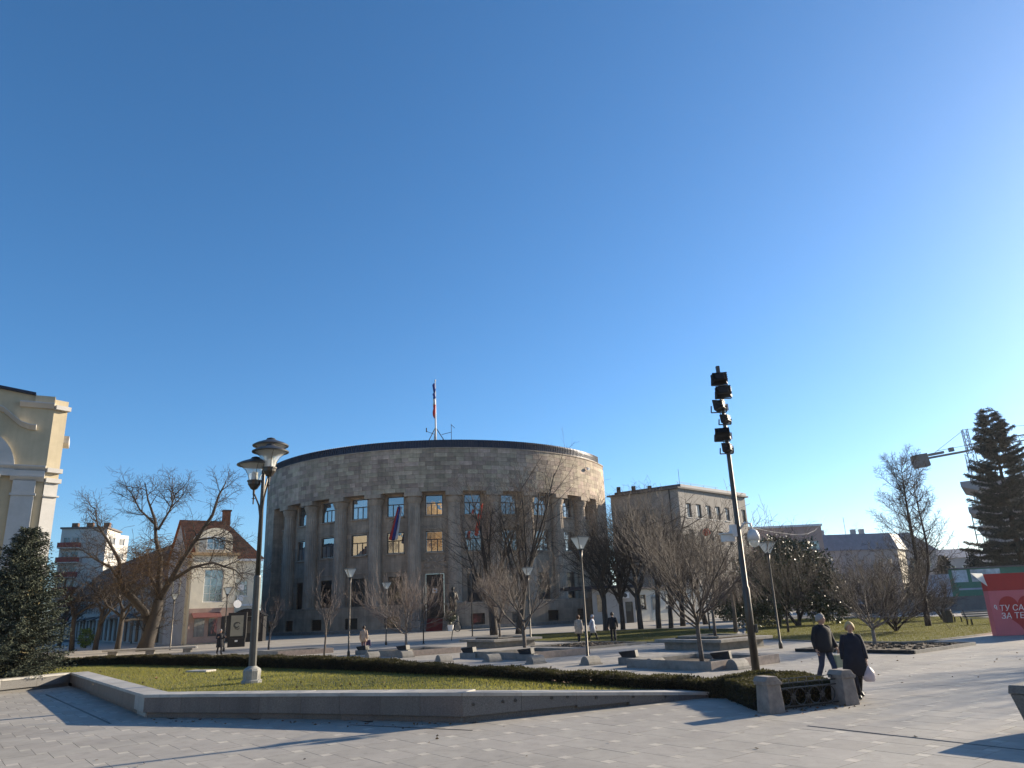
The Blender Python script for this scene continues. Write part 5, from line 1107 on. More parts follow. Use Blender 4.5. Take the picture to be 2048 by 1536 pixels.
# local: x runs toward the camera (negative x = away)
m_roww = mat('row_white', (.26, .245, .23), .9, .15, .6); RL = 95
uo = [(RL - x - .45, RL - x + .45, 4.4, 6.6) for x in range(2, 90, 3)]
ao = [(RL - x - 1.1, RL - x + 1.1, .1, 3.3) for x in range(3, 90, 4)]
wl = MB().wall(lambda u, z, d: (u - RL, d, z), 0, RL, -.05, 7.3, uo + ao, .4).build('front_wall', m_roww, e)
for (a, b, c, d) in uo: window_unit(wl, ((a + b) / 2 - RL, .28, c), 0, b - a, d - c, 'double', m_dframe, m_glass_d)
for (a, b, c, d) in ao: window_unit(wl, ((a + b) / 2 - RL, .3, c), 0, b - a, d - c, 'double', m_dframe, m_glass_d, name='shop_front')
MB().add([(-RL, -.6, 7.2), (0, -.6, 7.2), (0, 5.5, 13.8), (-RL, 5.5, 13.8), (0, 11, 7.2), (-RL, 11, 7.2)], [(0, 1, 2, 3), (3, 2, 4, 5), (1, 4, 2), (0, 3, 5)]).build('roof', m_brroof, e)
for k in range(8): MB().add([(-8 - k * 10, -.01, 3.9), (-1 - k * 10, -.01, 3.9), (-1 - k * 10, -1.8, 3.4), (-8 - k * 10, -1.8, 3.4), (-8 - k * 10, -.01, 3.8), (-1 - k * 10, -.01, 3.8), (-1 - k * 10, -1.8, 3.3), (-8 - k * 10, -1.8, 3.3)], [(3, 2, 1, 0), (4, 5, 6, 7), (3, 7, 6, 2), (0, 4, 7, 3), (1, 2, 6, 5)]).build('awning', m_black if k % 3 else m_roww, e)
MB().box(-RL, -.1, .6, 10.5, 0, 7.2).build('core', m_brroof, e)
# apartment block
a0 = A(101, 1230, 160); e = empty('apartment_block', (a0.x, a0.y, 0), R(12), 'tall white apartment block with dark red balconies on the far left', 'building')
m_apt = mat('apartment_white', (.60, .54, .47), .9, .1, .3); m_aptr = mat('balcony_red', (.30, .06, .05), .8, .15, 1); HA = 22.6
bz = [3.6 + 3.05 * k for k in range(6)]
facade(e, 'front_wall', m_apt, (0, 0, 0), 0, 9.0, HA, grid_ops([1.2, 3.0], [z + .3 for z in bz], 1.5, 1.7), 'double', fm=m_wframe, gm=m_glass_d)
for z in bz:
    b = MB().box(0, 4.1, -1.5, -.01, z - .45, z - .25).build('balcony', m_apt, e); MB().box(-.02, 4.12, -1.55, -1.45, z - .24, z + .75).build('parapet', m_aptr, b); MB().box(4.02, 4.12, -1.44, -.02, z - .24, z + .75).build('side_parapet', m_aptr, b)
facade(e, 'lit_wall', mat('apartment_lit_white', (.66, .63, .58), .9, .08, .3), (9.0, 0, 0), PI / 2 - R(30), 6.0, HA - 1.2, grid_ops([1.6, 4.2], [z + .3 for z in bz], 1.5, 1.5), 'double', fm=m_wframe, gm=m_glass_d, sill=m_white)  # block's white made paler here, sunlight put into this face's colour
MB().box(.1, 8.8, .5, 10, 0, HA - .05).build('core', m_apt, e); rf = MB().box(-.3, 9.2, -.3, 10, HA + .002, HA + .35).build('roof', mat('apartment_roof', (.16, .14, .13), .9), e)
for x in (.8, 3.8, 7.2): MB().box(x, x + 1.2, 3, 4.2, HA + .352, HA + 1.6).build('chimney', m_brroof, rf)
MB().bar((3.4, 3, HA), (3.4, 3, HA + 4.5), .07).build('antenna', m_iron, rf)
# cream civic building at the left edge
cc = A(97, 900, 50.0); FDIR = R(60.3)                                    # facade runs along this bearing
e = empty('civic_hall', (cc.x, cc.y, 0), PI / 2 - FDIR, 'cream stuccoed hall with white arch, column and pilasters at the left edge', 'building')
# local: +x along the facade to the corner at x = 0, building to the left (x < 0), facade faces -y
AX, AR, AZ = -4.7, 1.95, 12.6
def ztop(u): return 17.9 + .14 * max(0, -u - 1.2)
fw = MB(); us = [-24 + .2 * k for k in range(121)]
for a, b in zip(us, us[1:]):
    mu = (a + b) / 2; 
    if abs(mu - AX) < AR:
        zh = lambda u: AZ + math.sqrt(max(0, AR ** 2 - min(AR, abs(u - AX)) ** 2)); fw.add([(a, 0, zh(a)), (b, 0, zh(b)), (b, 0, ztop(b)), (a, 0, ztop(a))], [(0, 1, 2, 3)]); fw.add([(a, 0, 0), (b, 0, 0), (b, 0, 6.3), (a, 0, 6.3)], [(0, 1, 2, 3)])
        fw.add([(a, 0, zh(a)), (b, 0, zh(b)), (b, 1.1, zh(b)), (a, 1.1, zh(a))], [(3, 2, 1, 0)])
    else: fw.add([(a, 0, 0), (b, 0, 0), (b, 0, ztop(b)), (a, 0, ztop(a))], [(0, 1, 2, 3)])
for s in (-1, 1): fw.add([(AX + s * AR, 0, 6.3), (AX + s * AR, 1.1, 6.3), (AX + s * AR, 1.1, AZ), (AX + s * AR, 0, AZ)], [(0, 1, 2, 3)])
fw.add([(AX - 2.2, 1.1, 6), (AX + 2.2, 1.1, 6), (AX + 2.2, 1.1, 15), (AX - 2.2, 1.1, 15), (AX - AR, 0, 6.3), (AX + AR, 0, 6.3), (AX + AR, 1.1, 6.3), (AX - AR, 1.1, 6.3)], [(0, 1, 2, 3), (4, 5, 6, 7)])
fw.build('facade', m_cream, e)
av = MB(); n = 24
for k in range(n):
    q = [(AX + r * math.cos(PI * t / n), y, AZ + r * math.sin(PI * t / n)) for t in (k, k + 1) for r in (AR - .02, AR + .95) for y in (-.22, .0)]
    av.add(q, [(0, 2, 6, 4), (0, 4, 5, 1), (2, 3, 7, 6)])
av.build('arch_band', m_trim, e)
window_unit(e, (AX - .2, .9, 8.6), 0, 1.6, 4.4, 'cross2', m_wframe)
cm = MB(); cm.lathe([(.40, 6.3), (.40, 6.6), (.33, 6.7), (.36, 8), (.30, 11.2)], 20, (AX + 1.62, -.25)); autosmooth(cm.build('column', m_trim, e), 40)
cpt = MB(); cpt.lathe([(.31, 11.2), (.36, 11.25), (.33, 11.35), (.42, 11.8), (.52, 12.05)], 16, (AX + 1.62, -.25)); cpt.box(AX + 1.05, AX + 2.2, -.8, .2, 12.05, 12.2)
for k in range(10): a = k * PI / 5; cpt.tube([(AX + 1.62 + .33 * math.cos(a), -.25 + .33 * math.sin(a), 11.35), (AX + 1.62 + .45 * math.cos(a), -.25 + .45 * math.sin(a), 11.7), (AX + 1.62 + .56 * math.cos(a), -.25 + .56 * math.sin(a), 11.75)], [.06, .07, .03], 5)
cpt.build('capital', m_trim, e)
pil = MB().box(-1.75, -.45, -.28, .02, 6.3, 11.9).build('pilaster', m_trim, e); MB().box(-1.85, -.35, -.36, .02, 10.9, 11.05).build('pilaster_band', m_trim, pil)
def ledge(x0, x1, z0, z1, pr, m=m_trim):
    mb = MB(); mb.add([(x0, -pr * .35, z0), (x1, -pr * .35, z0), (x1, -pr, z1 - .08), (x0, -pr, z1 - .08), (x0, -pr, z1), (x1, -pr, z1), (x1, .02, z1 + .04), (x0, .02, z1 + .04), (x0, .02, z0), (x1, .02, z0)], [(0, 1, 2, 3), (3, 2, 5, 4), (4, 5, 6, 7), (9, 8, 7, 6), (8, 9, 1, 0), (8, 0, 3, 4, 7), (1, 9, 6, 5, 2)]); return mb.build('cornice', m, e)
ledge(-2.75, .0, 12.62, 12.95, .4); ledge(-1.95, .0, 11.9, 12.25, .42); ledge(-2.05, .0, 17.05, 17.4, .45); ledge(-24, .0, 5.6, 6.25, .4); ledge(-24, -1.35, 17.9, 18.0, .12, m_brroof) if False else None
MB().box(-2.75, 0, -.3, .0, 12.2, 12.6).build('entablature', m_trim, e)
# wavy hood over the arch
hd = MB(); pts = [(-.9, 15.75), (-1.3, 15.78), (-1.8, 15.95), (-2.3, 16.35), (-2.9, 16.85), (-3.6, 17.15), (-4.7, 17.3), (-5.8, 17.15), (-6.5, 16.85), (-7.1, 16.35), (-7.6, 15.95), (-8.1, 15.78), (-8.5, 15.75)]
for a, b in zip(pts, pts[1:]): hd.add([(a[0], -.15, a[1] - .3), (b[0], -.15, b[1] - .3), (b[0], -.5, b[1] - .06), (a[0], -.5, a[1] - .06), (a[0], -.5, a[1]), (b[0], -.5, b[1]), (b[0], .01, b[1] + .05), (a[0], .01, a[1] + .05), (a[0], .01, a[1] - .3), (b[0], .01, b[1] - .3)], [(1, 0, 3, 2), (2, 3, 4, 5), (5, 4, 7, 6), (0, 1, 9, 8), (8, 7, 4, 3, 0), (9, 1, 2, 5, 6)])
hd.build('hood_mould', m_trim, e)
# raking roof edge and attic block
rk = MB(); rk.add([(-24, -.3, ztop(-24) + .0), (-1.2, -.3, 17.92), (-1.2, .4, 17.92), (-24, .4, ztop(-24)), (-24, -.3, ztop(-24) + .16), (-1.2, -.3, 18.08), (-1.2, .4, 18.08), (-24, .4, ztop(-24) + .16)], [(0, 3, 2, 1), (4, 5, 6, 7), (0, 1, 5, 4), (1, 2, 6, 5), (2, 3, 7, 6)]); rk.build('roof_edge', m_roofmetal, e)
MB().box(-1.2, -.02, -.2, .0, 17.42, 17.9).build('attic_block', m_cream, e)
# chamfered corner and long sunlit side
CH = Vector((.80, .42, 0)); sdn = Vector((-.0, 1, 0))
ch = MB().wall(lambda u, z, d: (CH.x * u / .9, CH.y * u / .9, z), 0, .9, 6.2, 17.75).build('corner_strip', m_cream, e)
MB().wall(lambda u, z, d: (CH.x * u / .9 + .06, CH.y * u / .9 - .1, z), 0, .88, 6.3, 12.0).build('corner_pilaster', m_trim, e)
an_ = math.atan2(CH.y, CH.x)
for z0, z1, pr in ((17.0, 17.3, .3), (12.55, 12.85, .28), (11.85, 12.15, .3), (10.9, 11.0, .12), (5.6, 6.2, .35)):
    MB().rbox((CH.x / 2 + .1, CH.y / 2 - .12, (z0 + z1) / 2), (1.0, .2 + pr * .5, z1 - z0), an_).build('corner_cornice', m_trim, e)
MB().wall(lambda u, z, d: (CH.x - .16 * u, CH.y + u, z), 0, 44, -.05, 17.75, [(x, x + 1.6, z, z + 3) for x in range(3, 42, 4) for z in (8.5, 2.2)], .3).build('side_wall', m_cream, e)
MB().wall(lambda u, z, d: (CH.x * u / .9 - .02, CH.y * u / .9 + .02, z), 0, .9, -.05, 5.6).build('corner_foot', mat('yellow_stucco', (.50, .39, .19), .9, .1, .8), e)
MB().add([(-24, .3, 17.9), (0, .3, 17.75), (CH.x, CH.y, 17.75), (CH.x - 7, 44, 17.75), (-24, 44, 17.75)], [(0, 1, 2, 3, 4)]).build('roof', m_roofmetal, e)
MB().box(CH.x - .5, CH.x + .3, 1.0, 3, 14.9, 15.4).build('side_ledge', m_trim, e)
# church behind the viewpoint, mirrored in the palace windows
m_sand = mat('ochre_sandstone', (.60, .40, .19), .9, .2, .3); e = empty('church', (-8, -52, 0), PI, 'ochre sandstone church mirrored in the palace windows', 'building')
MB().box(-30, 30, 0, 20, 0, 24).build('nave', m_sand, e); MB().lathe([(8, 24), (8, 31), (8.3, 31.2), (7.6, 34), (5, 38), (1, 40)], 24, (0, 10)).build('dome', m_sand, e, smooth=True); MB().box(-24, -17, -4, 3, 0, 34).build('bell_tower', m_sand, e)
for x in range(-12, 28, 6): window_unit(e, (x, -.05, 8), 0, 2.0, 6, 'cross2', m_white)

# ================================================================== FLAGS, ROOF MAST, STATUE
def palace_pt(a, r, z): return PC + Matrix.Rotation(PHI, 3, 'Z') @ Vector(pol(a, r, z))
f_red = mat('flag_red', (.45, .03, .03), .8, .1, 4, transl=(.5, .04, .03, .3)); f_blue = mat('flag_blue', (.03, .05, .22), .8, .1, 4, transl=(.03, .06, .3, .3)); f_wht = mat('flag_white', (.6, .6, .6), .8, .1, 4, transl=(.6, .6, .6, .3)); f_or = mat('flag_scarlet', (.62, .05, .02), .8, .1, 4, transl=(.6, .05, .02, .3))
def hanging_flag(label, base, yaw, cols, drop=4.6, w=.5, lean=-.9, name='facade_flag', group='flags hung on slanted poles from the palace facade'):
    e = empty(name, base, yaw, label, 'flag', group)
    MB().tube([(0, 0, 0), (-.35, -1.6, 1.5)], .035, 6).build('pole', m_gpost, e)
    n = len(cols)
    for k, m in enumerate(cols):
        mb = MB(); vs = []; rows = 10
        for i in range(rows + 1):
            t = i / rows
            for j in range(4):
                u = (k + j / 3) / n; x = -.3 + lean * t * (.85 + .3 * u) * 1.0 + (u - .5) * w * (.7 + .9 * t); y = -1.45 + .16 * math.sin(u * 9 + t * 3); vs.append((x, y, 1.4 - drop * t - .35 * u * (1 - u) * 2 * t))
        for i in range(rows):
            for j in range(3): mb.f.append((i * 4 + j, i * 4 + j + 1, (i + 1) * 4 + j + 1, (i + 1) * 4 + j))
        mb.v = vs; o = mb.build('stripe', m, e, smooth=True); so = o.modifiers.new('thick', 'SOLIDIFY'); so.thickness = .012
hanging_flag('red blue and white flag hanging from the palace facade left of the door', palace_pt(-.72 * DA, RA - .2, 14.8), PHI - .12, [f_red, f_blue, f_wht], 4.3, .95)
hanging_flag('plain scarlet flag hanging from the palace facade behind the lindens', palace_pt(1.18 * DA, RA - .2, 14.9), PHI + .2, [f_or], 4.2, .5)
hanging_flag('small scarlet flag among the bare trees before the office block', G(1420, 1262) + Vector((0, 0, 6.5)), .4, [f_or], .45, .45, -.1, 'street_flag', None)
MB().lathe([(.07, 0), (.05, 7.8), (.03, 7.9)], 8).build('flag_stand', m_gpost, bpy.data.objects['street_flag'], (0, 0, -6.5), 0)
rm = palace_pt(R(.6), RA - 2.2, ZT + 1.3); e = empty('roof_flagpole', rm, 0, 'tall white flagpole with limp tricolour flag and tripod on the palace roof', 'flagpole'); RH = 9.3
MB().lathe([(.14, 0), (.13, 2.2), (.10, 5.5), (.07, RH), (.12, RH + .05), (.12, RH + .2), (.02, RH + .25)], 10).build('pole', m_white, e, smooth=True)
for k in range(3): a = k * 2.09 + .5; MB().bar((0, 0, 2.3), (1.7 * math.cos(a), 1.7 * math.sin(a), -.1), .09).build('strut', m_gpost, e)
MB().bar((0, 0, 1.2), (-1.3, -.2, 1.7), .06).bar((-1.3, -.2, 1.6), (-1.3, -.2, 2.2), .14).build('wind_sensor', m_gpost, e)
for k, (m, z0, z1) in enumerate([(f_blue, 8.9, 7.4), (f_blue, 7.4, 6.4), (f_wht, 6.6, 5.2), (f_red, 6.0, 3.6)]):
    mb = MB(); pts = [(-.16 - .06 * math.sin(i * 1.3 + k), -.14 + .05 * math.cos(i * 1.7), z0 + (z1 - z0) * i / 5) for i in range(6)]; mb.tube(pts, [.12, .2, .17, .22, .18, .05], 7); mb.build('flag_fold', m, e, smooth=True)
e = empty('roof_antenna', palace_pt(R(5.3), RA - 2.0, ZT + 1.3), 0, 'small stick antenna right of the roof flagpole', 'antenna'); MB().bar((0, 0, 0), (0, 0, 2.7), .07).build('stick', m_iron, e); MB().bar((-1.4, 0, 1.2), (0, 0, 1.5), .06).bar((0, 0, 2.6), (.5, 0, 2.1), .06).build('arms', m_iron, e)

# ================================================================== PEOPLE
m_skin = mat('skin', (.42, .25, .18), .6, .1, 8); m_navy = mat('black_cloth', (.012, .012, .016), .85, .3, 6, .2, bscale=60); m_jean = mat('dark_denim', (.03, .04, .075), .85, .2, 8); m_shoe = mat('black_shoe', (.01, .01, .01), .5, .2, 8)
m_greyh = mat('grey_hair', (.28, .26, .24), .8, .3, 30); m_blond = mat('blond_hair', (.42, .31, .15), .7, .3, 30); m_brnh = mat('dark_hair', (.035, .022, .015), .7, .3, 30); m_bronze = mat('dark_bronze', (.045, .042, .035), .5, .3, 4, metal=.5)
def skin_body(V, Ed, rad, s):
    me = bpy.data.meshes.new('tmp'); me.from_pydata(V, Ed, []); o = bpy.data.objects.new('tmp', me); C.objects.link(o)
    sk = o.modifiers.new('s', 'SKIN'); sk.use_smooth_shade = True
    for i, r in enumerate(rad): me.skin_vertices[0].data[i].radius = (r * s, r * s)
    me.skin_vertices[0].data[0].use_root = True
    ss = o.modifiers.new('u', 'SUBSURF'); ss.levels = 1; ss.render_levels = 1
    bpy.context.view_layer.update(); dg = bpy.context.evaluated_depsgraph_get(); out = bpy.data.meshes.new_from_object(o.evaluated_get(dg)); bpy.data.objects.remove(o); return out
def person(label, base, yaw, H, stride=.25, armL=.2, armR=-.2, elbow=.25, coat=(.0, .95, m_navy), trous=m_jean, hair=m_greyh, longhair=False, headturn=0, female=False, allmat=None, shoe=None, group=None, hood=False, name='person', cat='person', skirt=False, bulk=1.0):
    s = H / 1.75; J = {}
    hw, sw = (.085, .17) if female else (.09, .195)
    J['pel'] = (0, 0, .95); J['spi'] = (0, 0, 1.12); J['che'] = (0, -.01, 1.32); J['nec'] = (0, -.01, 1.49); J['hdb'] = (0, -.025, 1.58)
    for sd, k in (('L', 1), ('R', -1)):
        st = stride * k; ar = armL if k > 0 else armR
        J['hip' + sd] = (k * hw, 0, .92); J['kne' + sd] = (k * (hw + .005), -.5 * st - .04, .50 + .02 * abs(st)); J['ank' + sd] = (k * hw, -st + (.06 if st < 0 else 0), .085 + (.05 if st < 0 else 0)); J['toe' + sd] = (k * (hw + .02), -st - .15 + (.06 if st < 0 else 0), .035)
        J['sho' + sd] = (k * sw, 0, 1.42); J['elb' + sd] = (k * (sw + .07), -.28 * math.sin(ar) + .02, 1.42 - .28 * math.cos(ar)); e2 = ar + elbow
        J['wri' + sd] = (k * (sw + .085), J['elb' + sd][1] - .25 * math.sin(e2), J['elb' + sd][2] - .25 * math.cos(e2)); J['pal' + sd] = (k * (sw + .08), J['wri' + sd][1] - .08 * math.sin(e2), J['wri' + sd][2] - .08 * math.cos(e2))
    ks = list(J); V = [tuple(c * s for c in J[k]) for k in ks]; ix = {k: i for i, k in enumerate(ks)}
    Ed = [(ix[a], ix[b]) for a, b in (('pel', 'spi'), ('spi', 'che'), ('che', 'nec'), ('nec', 'hdb'))]
    for sd in 'LR': Ed += [(ix[a + sd] if a not in ('pel', 'che') else ix[a], ix[b + sd]) for a, b in (('pel', 'hip'), ('hip', 'kne'), ('kne', 'ank'), ('ank', 'toe'), ('che', 'sho'), ('sho', 'elb'), ('elb', 'wri'), ('wri', 'pal'))]
    RD = dict(pel=.11, spi=.105, che=.12, nec=.055, hdb=.06, hip=.075, kne=.052, ank=.036, toe=.032, sho=.05, elb=.037, wri=.026, pal=.032)
    me = skin_body(V, Ed, [RD[k if k in RD else k[:-1]] for k in ks], s)
    bm = bmesh.new(); bm.from_mesh(me)
    # head with brow, nose, chin and ears; five fingers on each hand
    hc = Vector((0, -.03, 1.645)); n0 = len(bm.verts); r = bmesh.ops.create_uvsphere(bm, u_segments=20, v_segments=14, radius=1)
    Rt = Matrix.Rotation(headturn, 3, 'Z')
    for v in r['verts']:
        x, y, z = v.co; w = .086 - .018 * max(0, -z); d = Vector((x * w, y * (.106 if y < 0 else .103), z * .127))
        if y < -.55: d.y -= .012 * max(0, 1 - abs(z + .1) * 3) * max(0, 1 - abs(x) * 3.2) * 2 ; d.y += .008 * max(0, 1 - abs(z - .12) * 6) * min(1, abs(x) * 3)
        if z < -.6 and y < 0: d.y -= .015
        if abs(x) > .93 and abs(z) < .3: d.x *= 1.12
        v.co = (hc + Rt @ d) * s
    for sd, k in (('L', 1), ('R', -1)):
        p = Vector(J['pal' + sd]); wv = (p - Vector(J['wri' + sd])).normalized(); fwd = Vector((0, -1, 0)); fwd = (fwd - wv * fwd.dot(wv)).normalized(); sidev = Vector((k, 0, 0))
        for fi, (o, L) in enumerate(((-.027, .062), (-.009, .075), (.009, .078), (.027, .07), (.036, .05))):
            if fi == 4: a = p - wv * .03 + fwd * .03; b = a + (fwd * .6 + wv * .6 - sidev * .3).normalized() * .035; c = b + wv * .025
            else: a = p + fwd * o + wv * .02; b = a + wv * L * .5 - sidev * .006; c = b + (wv * .8 - sidev * .5).normalized() * L * .5
            mb = MB().tube([a * s, b * s, c * s], [.0095 * s, .0088 * s, .007 * s], 6); vs = [bm.verts.new(q) for q in mb.v]
            for f in mb.f: bm.faces.new([vs[i] for i in f])
    bm.to_mesh(me); bm.free(); me.materials.clear(); me.materials.append(allmat or m_skin); me.polygons.foreach_set('use_smooth', [True] * len(me.polygons))
    o = link(name, me, None, base, (0, 0, yaw)); tag(o, label, cat, group)
    def P(k, dx=0, dy=0, dz=0): return Vector((J[k][0] + dx, J[k][1] + dy, J[k][2] + dz)) * s
    hem = coat[1]; cm = allmat or coat[2]
    j = MB(); fl = .05 if female else .02
    rings = [((0, 0, hem * s), (.19 + fl + (.05 if hem < .7 else 0)) * s, (.145 + fl) * s), ((0, 0, max(hem + .04, .96) * s), .22 * s, .17 * s), ((0, .005, 1.12 * s), (.19 if female else .21) * s, .155 * s), ((0, -.005, 1.3 * s), (.19 if female else .215) * s, .155 * s), ((0, 0, 1.40 * s), (.175 if female else .205) * s, .13 * s), ((0, 0, 1.45 * s), .14 * s, .10 * s), ((0, -.005, 1.475 * s), .085 * s, .08 * s), ((0, -.008, 1.51 * s), .08 * s, .078 * s)]
    rings = [(c_, a_ * (bulk if c_[2] < 1.46 * s else 1), b_ * (bulk if c_[2] < 1.46 * s else 1)) for c_, a_, b_ in rings]
    j.loft(rings, 20)
    for sd in 'LR':
        k = 1 if sd == 'L' else -1
        j.tube([P('sho' + sd, -.06 * k, 0, .0), P('sho' + sd, .0, 0, -.01), P('elb' + sd).lerp(P('sho' + sd), .45), P('elb' + sd), P('wri' + sd).lerp(P('elb' + sd), .4), P('wri' + sd)], [q * s * bulk for q in (.07, .074, .07, .064, .057, .048)], 10)
    j = j.build('coat', cm, o, smooth=True)
    tp = MB()
    if not skirt: tp.loft([((0, 0, .86 * s), .15 * s, .115 * s), ((0, 0, 1.0 * s), .17 * s, .125 * s)], 14)
    for sd in 'LR': tp.tube([P('hip' + sd, 0, 0, .02), P('kne' + sd).lerp(P('hip' + sd), .5), P('kne' + sd), P('ank' + sd).lerp(P('kne' + sd), .5), P('ank' + sd, 0, 0, .0)], [q * s for q in (.10, .088, .07, .066, .06)], 10)
    tp.build('trousers', allmat or trous, o, smooth=True)
    for sd in 'LR':
        a, t = P('ank' + sd), P('toe' + sd); sh = MB(); dr = (t - a); dr.z = 0; dr.normalize(); z0 = min(a.z, t.z) - .035 * s
        sh.tube([a - dr * .06 * s + Vector((0, 0, -.02 * s)), a + Vector((0, 0, -.025 * s)), a.lerp(t, .5) + Vector((0, 0, 0)), t + Vector((0, 0, .01 * s)), t + dr * .05 * s], [q * s for q in (.03, .05, .048, .04, .015)], 10); sh.build('shoe', allmat or shoe or m_shoe, o, smooth=True)
    hr = MB(); nv, nu = 9, 18; vs = []
    for i in range(nv):
        for q in range(nu):
            a = 2 * PI * q / nu; back = .5 - .5 * math.cos(a - PI / 2 + PI)          # 1 at the back
            back = .5 + .5 * math.sin(a); side_ = abs(math.cos(a)) ** 2 * (1 if a < PI else .75); lim = min(.86 * PI, (.34 + (.30 if not longhair else .46) * back + (.26 if female else .14) * side_ * (1 - .5 * back)) * PI); th = lim * i / (nv - 1)
            d = Vector(((.096 + (.012 * i / 8 if longhair or female else 0)) * math.sin(th) * math.cos(a), .116 * math.sin(th) * math.sin(a) + .008, .137 * math.cos(th))); vs.append(tuple((hc + Rt @ d) * s))
    hr.v = vs; hr.f = [(i * nu + q, i * nu + (q + 1) % nu, (i + 1) * nu + (q + 1) % nu, (i + 1) * nu + q) for i in range(nv - 1) for q in range(nu)]
    h = hr.build('hair', allmat or hair, o, smooth=True); so = h.modifiers.new('thick', 'SOLIDIFY'); so.thickness = .012 * s
    if not allmat:
        fc = MB(); 
        for k in (-1, 1):
            c = (hc + Rt @ Vector((k * .033, -.102, .012))) * s; fc.rbox(c, (.02 * s, .012 * s, .009 * s), headturn)
        c = (hc + Rt @ Vector((0, -.096, -.066))) * s; fc.rbox(c, (.04 * s, .014 * s, .008 * s), headturn); fc.build('face_features', mat('eye_dark', (.05, .03, .025), .6), o)
    o['hand'] = [float(q) for q in P('palL')]; o['handR'] = [float(q) for q in P('palR')]
    return o
def hand(o, right=False): return o.matrix_basis @ Vector(o['handR' if right else 'hand'])
man = person('grey haired man in black jacket and dark jeans walking beside the stone post', (8.2, 21.5, .0), R(22), 1.80, .22, .15, -.1, .35, (.0, .82, m_navy), m_jean, m_greyh, headturn=R(30), group=None, bulk=1.2)
wom = person('blond woman in long dark coat carrying a plastic bag beside the stone post', (7.78, 18.65, .0), R(-8), 1.66, -.24, .1, -.12, .2, (0, .52, mat('navy_coat', (.012, .013, .022), .85, .3, 6, .2, bscale=60)), mat('navy_trousers', (.012, .013, .02), .85), m_blond, headturn=R(-14), female=True, bulk=1.16)
m_fawn = mat('fawn_coat', (.42, .31, .23), .85, .2, 6); m_fur = mat('pale_fur_vest', (.40, .34, .28), .9, .4, 20, .5)
person('woman in fawn coat and dark cap walking away with a bag before the palace', gz(G(727, 1304)), R(190), 1.62, .25, .1, -.1, .2, (0, .7, m_fawn), mat('plum_trousers', (.14, .08, .085), .8), m_brnh, female=True)
man3 = person('person in long black coat standing by the slim lamp near the advertising panel', gz(G(438, 1309)), R(40), 1.72, .15, .3, .3, 1.5, (0, .5, m_navy), m_navy, m_greyh)
person('long haired woman in brown and cream coat, left of the three walkers', gz(G(1159, 1286)), R(160), 1.72, .2, .1, -.1, .2, (0, .6, m_fur), m_navy, mat('brown_hair', (.10, .045, .02), .7, .3, 30), longhair=True, female=True)
person('walker in pale silver quilted coat, middle of the three walkers', gz(G(1187, 1282)), R(75), 1.68, .28, .25, -.4, .25, (0, .55, mat('silver_quilt', (.36, .39, .45), .55, .2, 12, .4, bscale=10)), m_navy, mat('pale_hat', (.35, .38, .42), .8), female=True)
person('man in black jacket and trousers, right of the three walkers', gz(G(1228, 1285)), R(175), 1.82, .26, .2, -.3, .35, (0, .78, m_navy), m_navy, m_brnh)
# bags
def plastic_bag(label, at, m, w=.24, h=.3):
    e = empty('carrier_bag', at, .3, label, 'bag'); mb = MB(); rings = []
    for i in range(9): t = i / 8; rr = (.25 + .95 * math.sin(min(1, t * 1.25) * PI * .62)) * w / 2; rings.append(((.01 * math.sin(t * 7), .01 * math.cos(t * 5), -.08 - h * t), rr * (1 if t < .98 else .6), rr * .7))
    mb.loft(rings[::-1], 14); b = mb.build('sack', m, e, smooth=True); MB().tube([(-.03, 0, -.09), (-.02, 0, .0), (0, 0, .02), (.02, 0, 0), (.03, 0, -.09)], .006, 5).build('handle', m, e)
m_plas = mat('translucent_plastic', (.55, .52, .56), .35, .15, 10, .5, transl=(.6, .56, .6, .5), bscale=20)
plastic_bag("thin white plastic bag hanging from the woman's hand", hand(wom), m_plas, .27, .34)
e = empty('paper_bag', hand(man) + Vector((0, 0, -.02)), .4, "small greenish shopping bag in the man's hand", 'bag')
MB().frust((0, 0), (.30, .12), (.33, .15), -.42, -.1).build('sack', mat('sage_paper', (.30, .30, .2), .8, .15, 6), e, bevel=.01); MB().tube([(-.08, 0, -.1), (-.05, 0, .0), (.05, 0, 0), (.08, 0, -.1)], .006, 5).build('handle', m_white, e)
bp_ = G(733, 1303); e = empty('shopping_bag', (bp_.x + .12, bp_.y - .2, .32), .2, 'dark blue bag carried by the woman in the fawn coat', 'bag'); MB().frust((0, 0), (.42, .2), (.34, .14), 0, .4).build('sack', mat('indigo_bag', (.04, .035, .10), .7), e, bevel=.03); MB().tube([(-.1, 0, .4), (-.06, 0, .55), (.06, 0, .55), (.1, 0, .4)], .012, 5).build('handle', m_black, e)
# statue beside the steps
sb = palace_pt(R(4.4), RB + 2.2, 0)
ped = empty('statue_pedestal', sb, PHI, 'pale square stone pedestal right of the palace steps', 'pedestal'); MB().frust((0, 0), (1.9, 1.9), (1.7, 1.7), 0, .5).build('foot', m_wstone, ped); MB().frust((0, 0), (1.5, 1.5), (1.35, 1.35), .5, 1.75).build('block', m_wstone, ped, bevel=.02)
st_ = person('dark bronze statue of a standing figure in a long coat beside the palace door', (sb.x, sb.y, 1.75), PHI + .3, 3.55, .1, .2, .5, .7, (0, .45, m_bronze), None, m_bronze, allmat=m_bronze, name='statue', cat='statue')
leafy('topiary_pot', 'small round shrub in a pale pot before the statue', gz(palace_pt(R(3.6), RB + 4.6, 0)), [(0, 0, 1.7, .75, .65)], 900, m_everg, .22, .06, 21, 'plant', 1)
MB().frust((0, 0), (.55, .55), (.7, .7), 0, .7).build('pot', m_white, [o for o in C.objects if o.name.startswith('topiary_pot')][0])

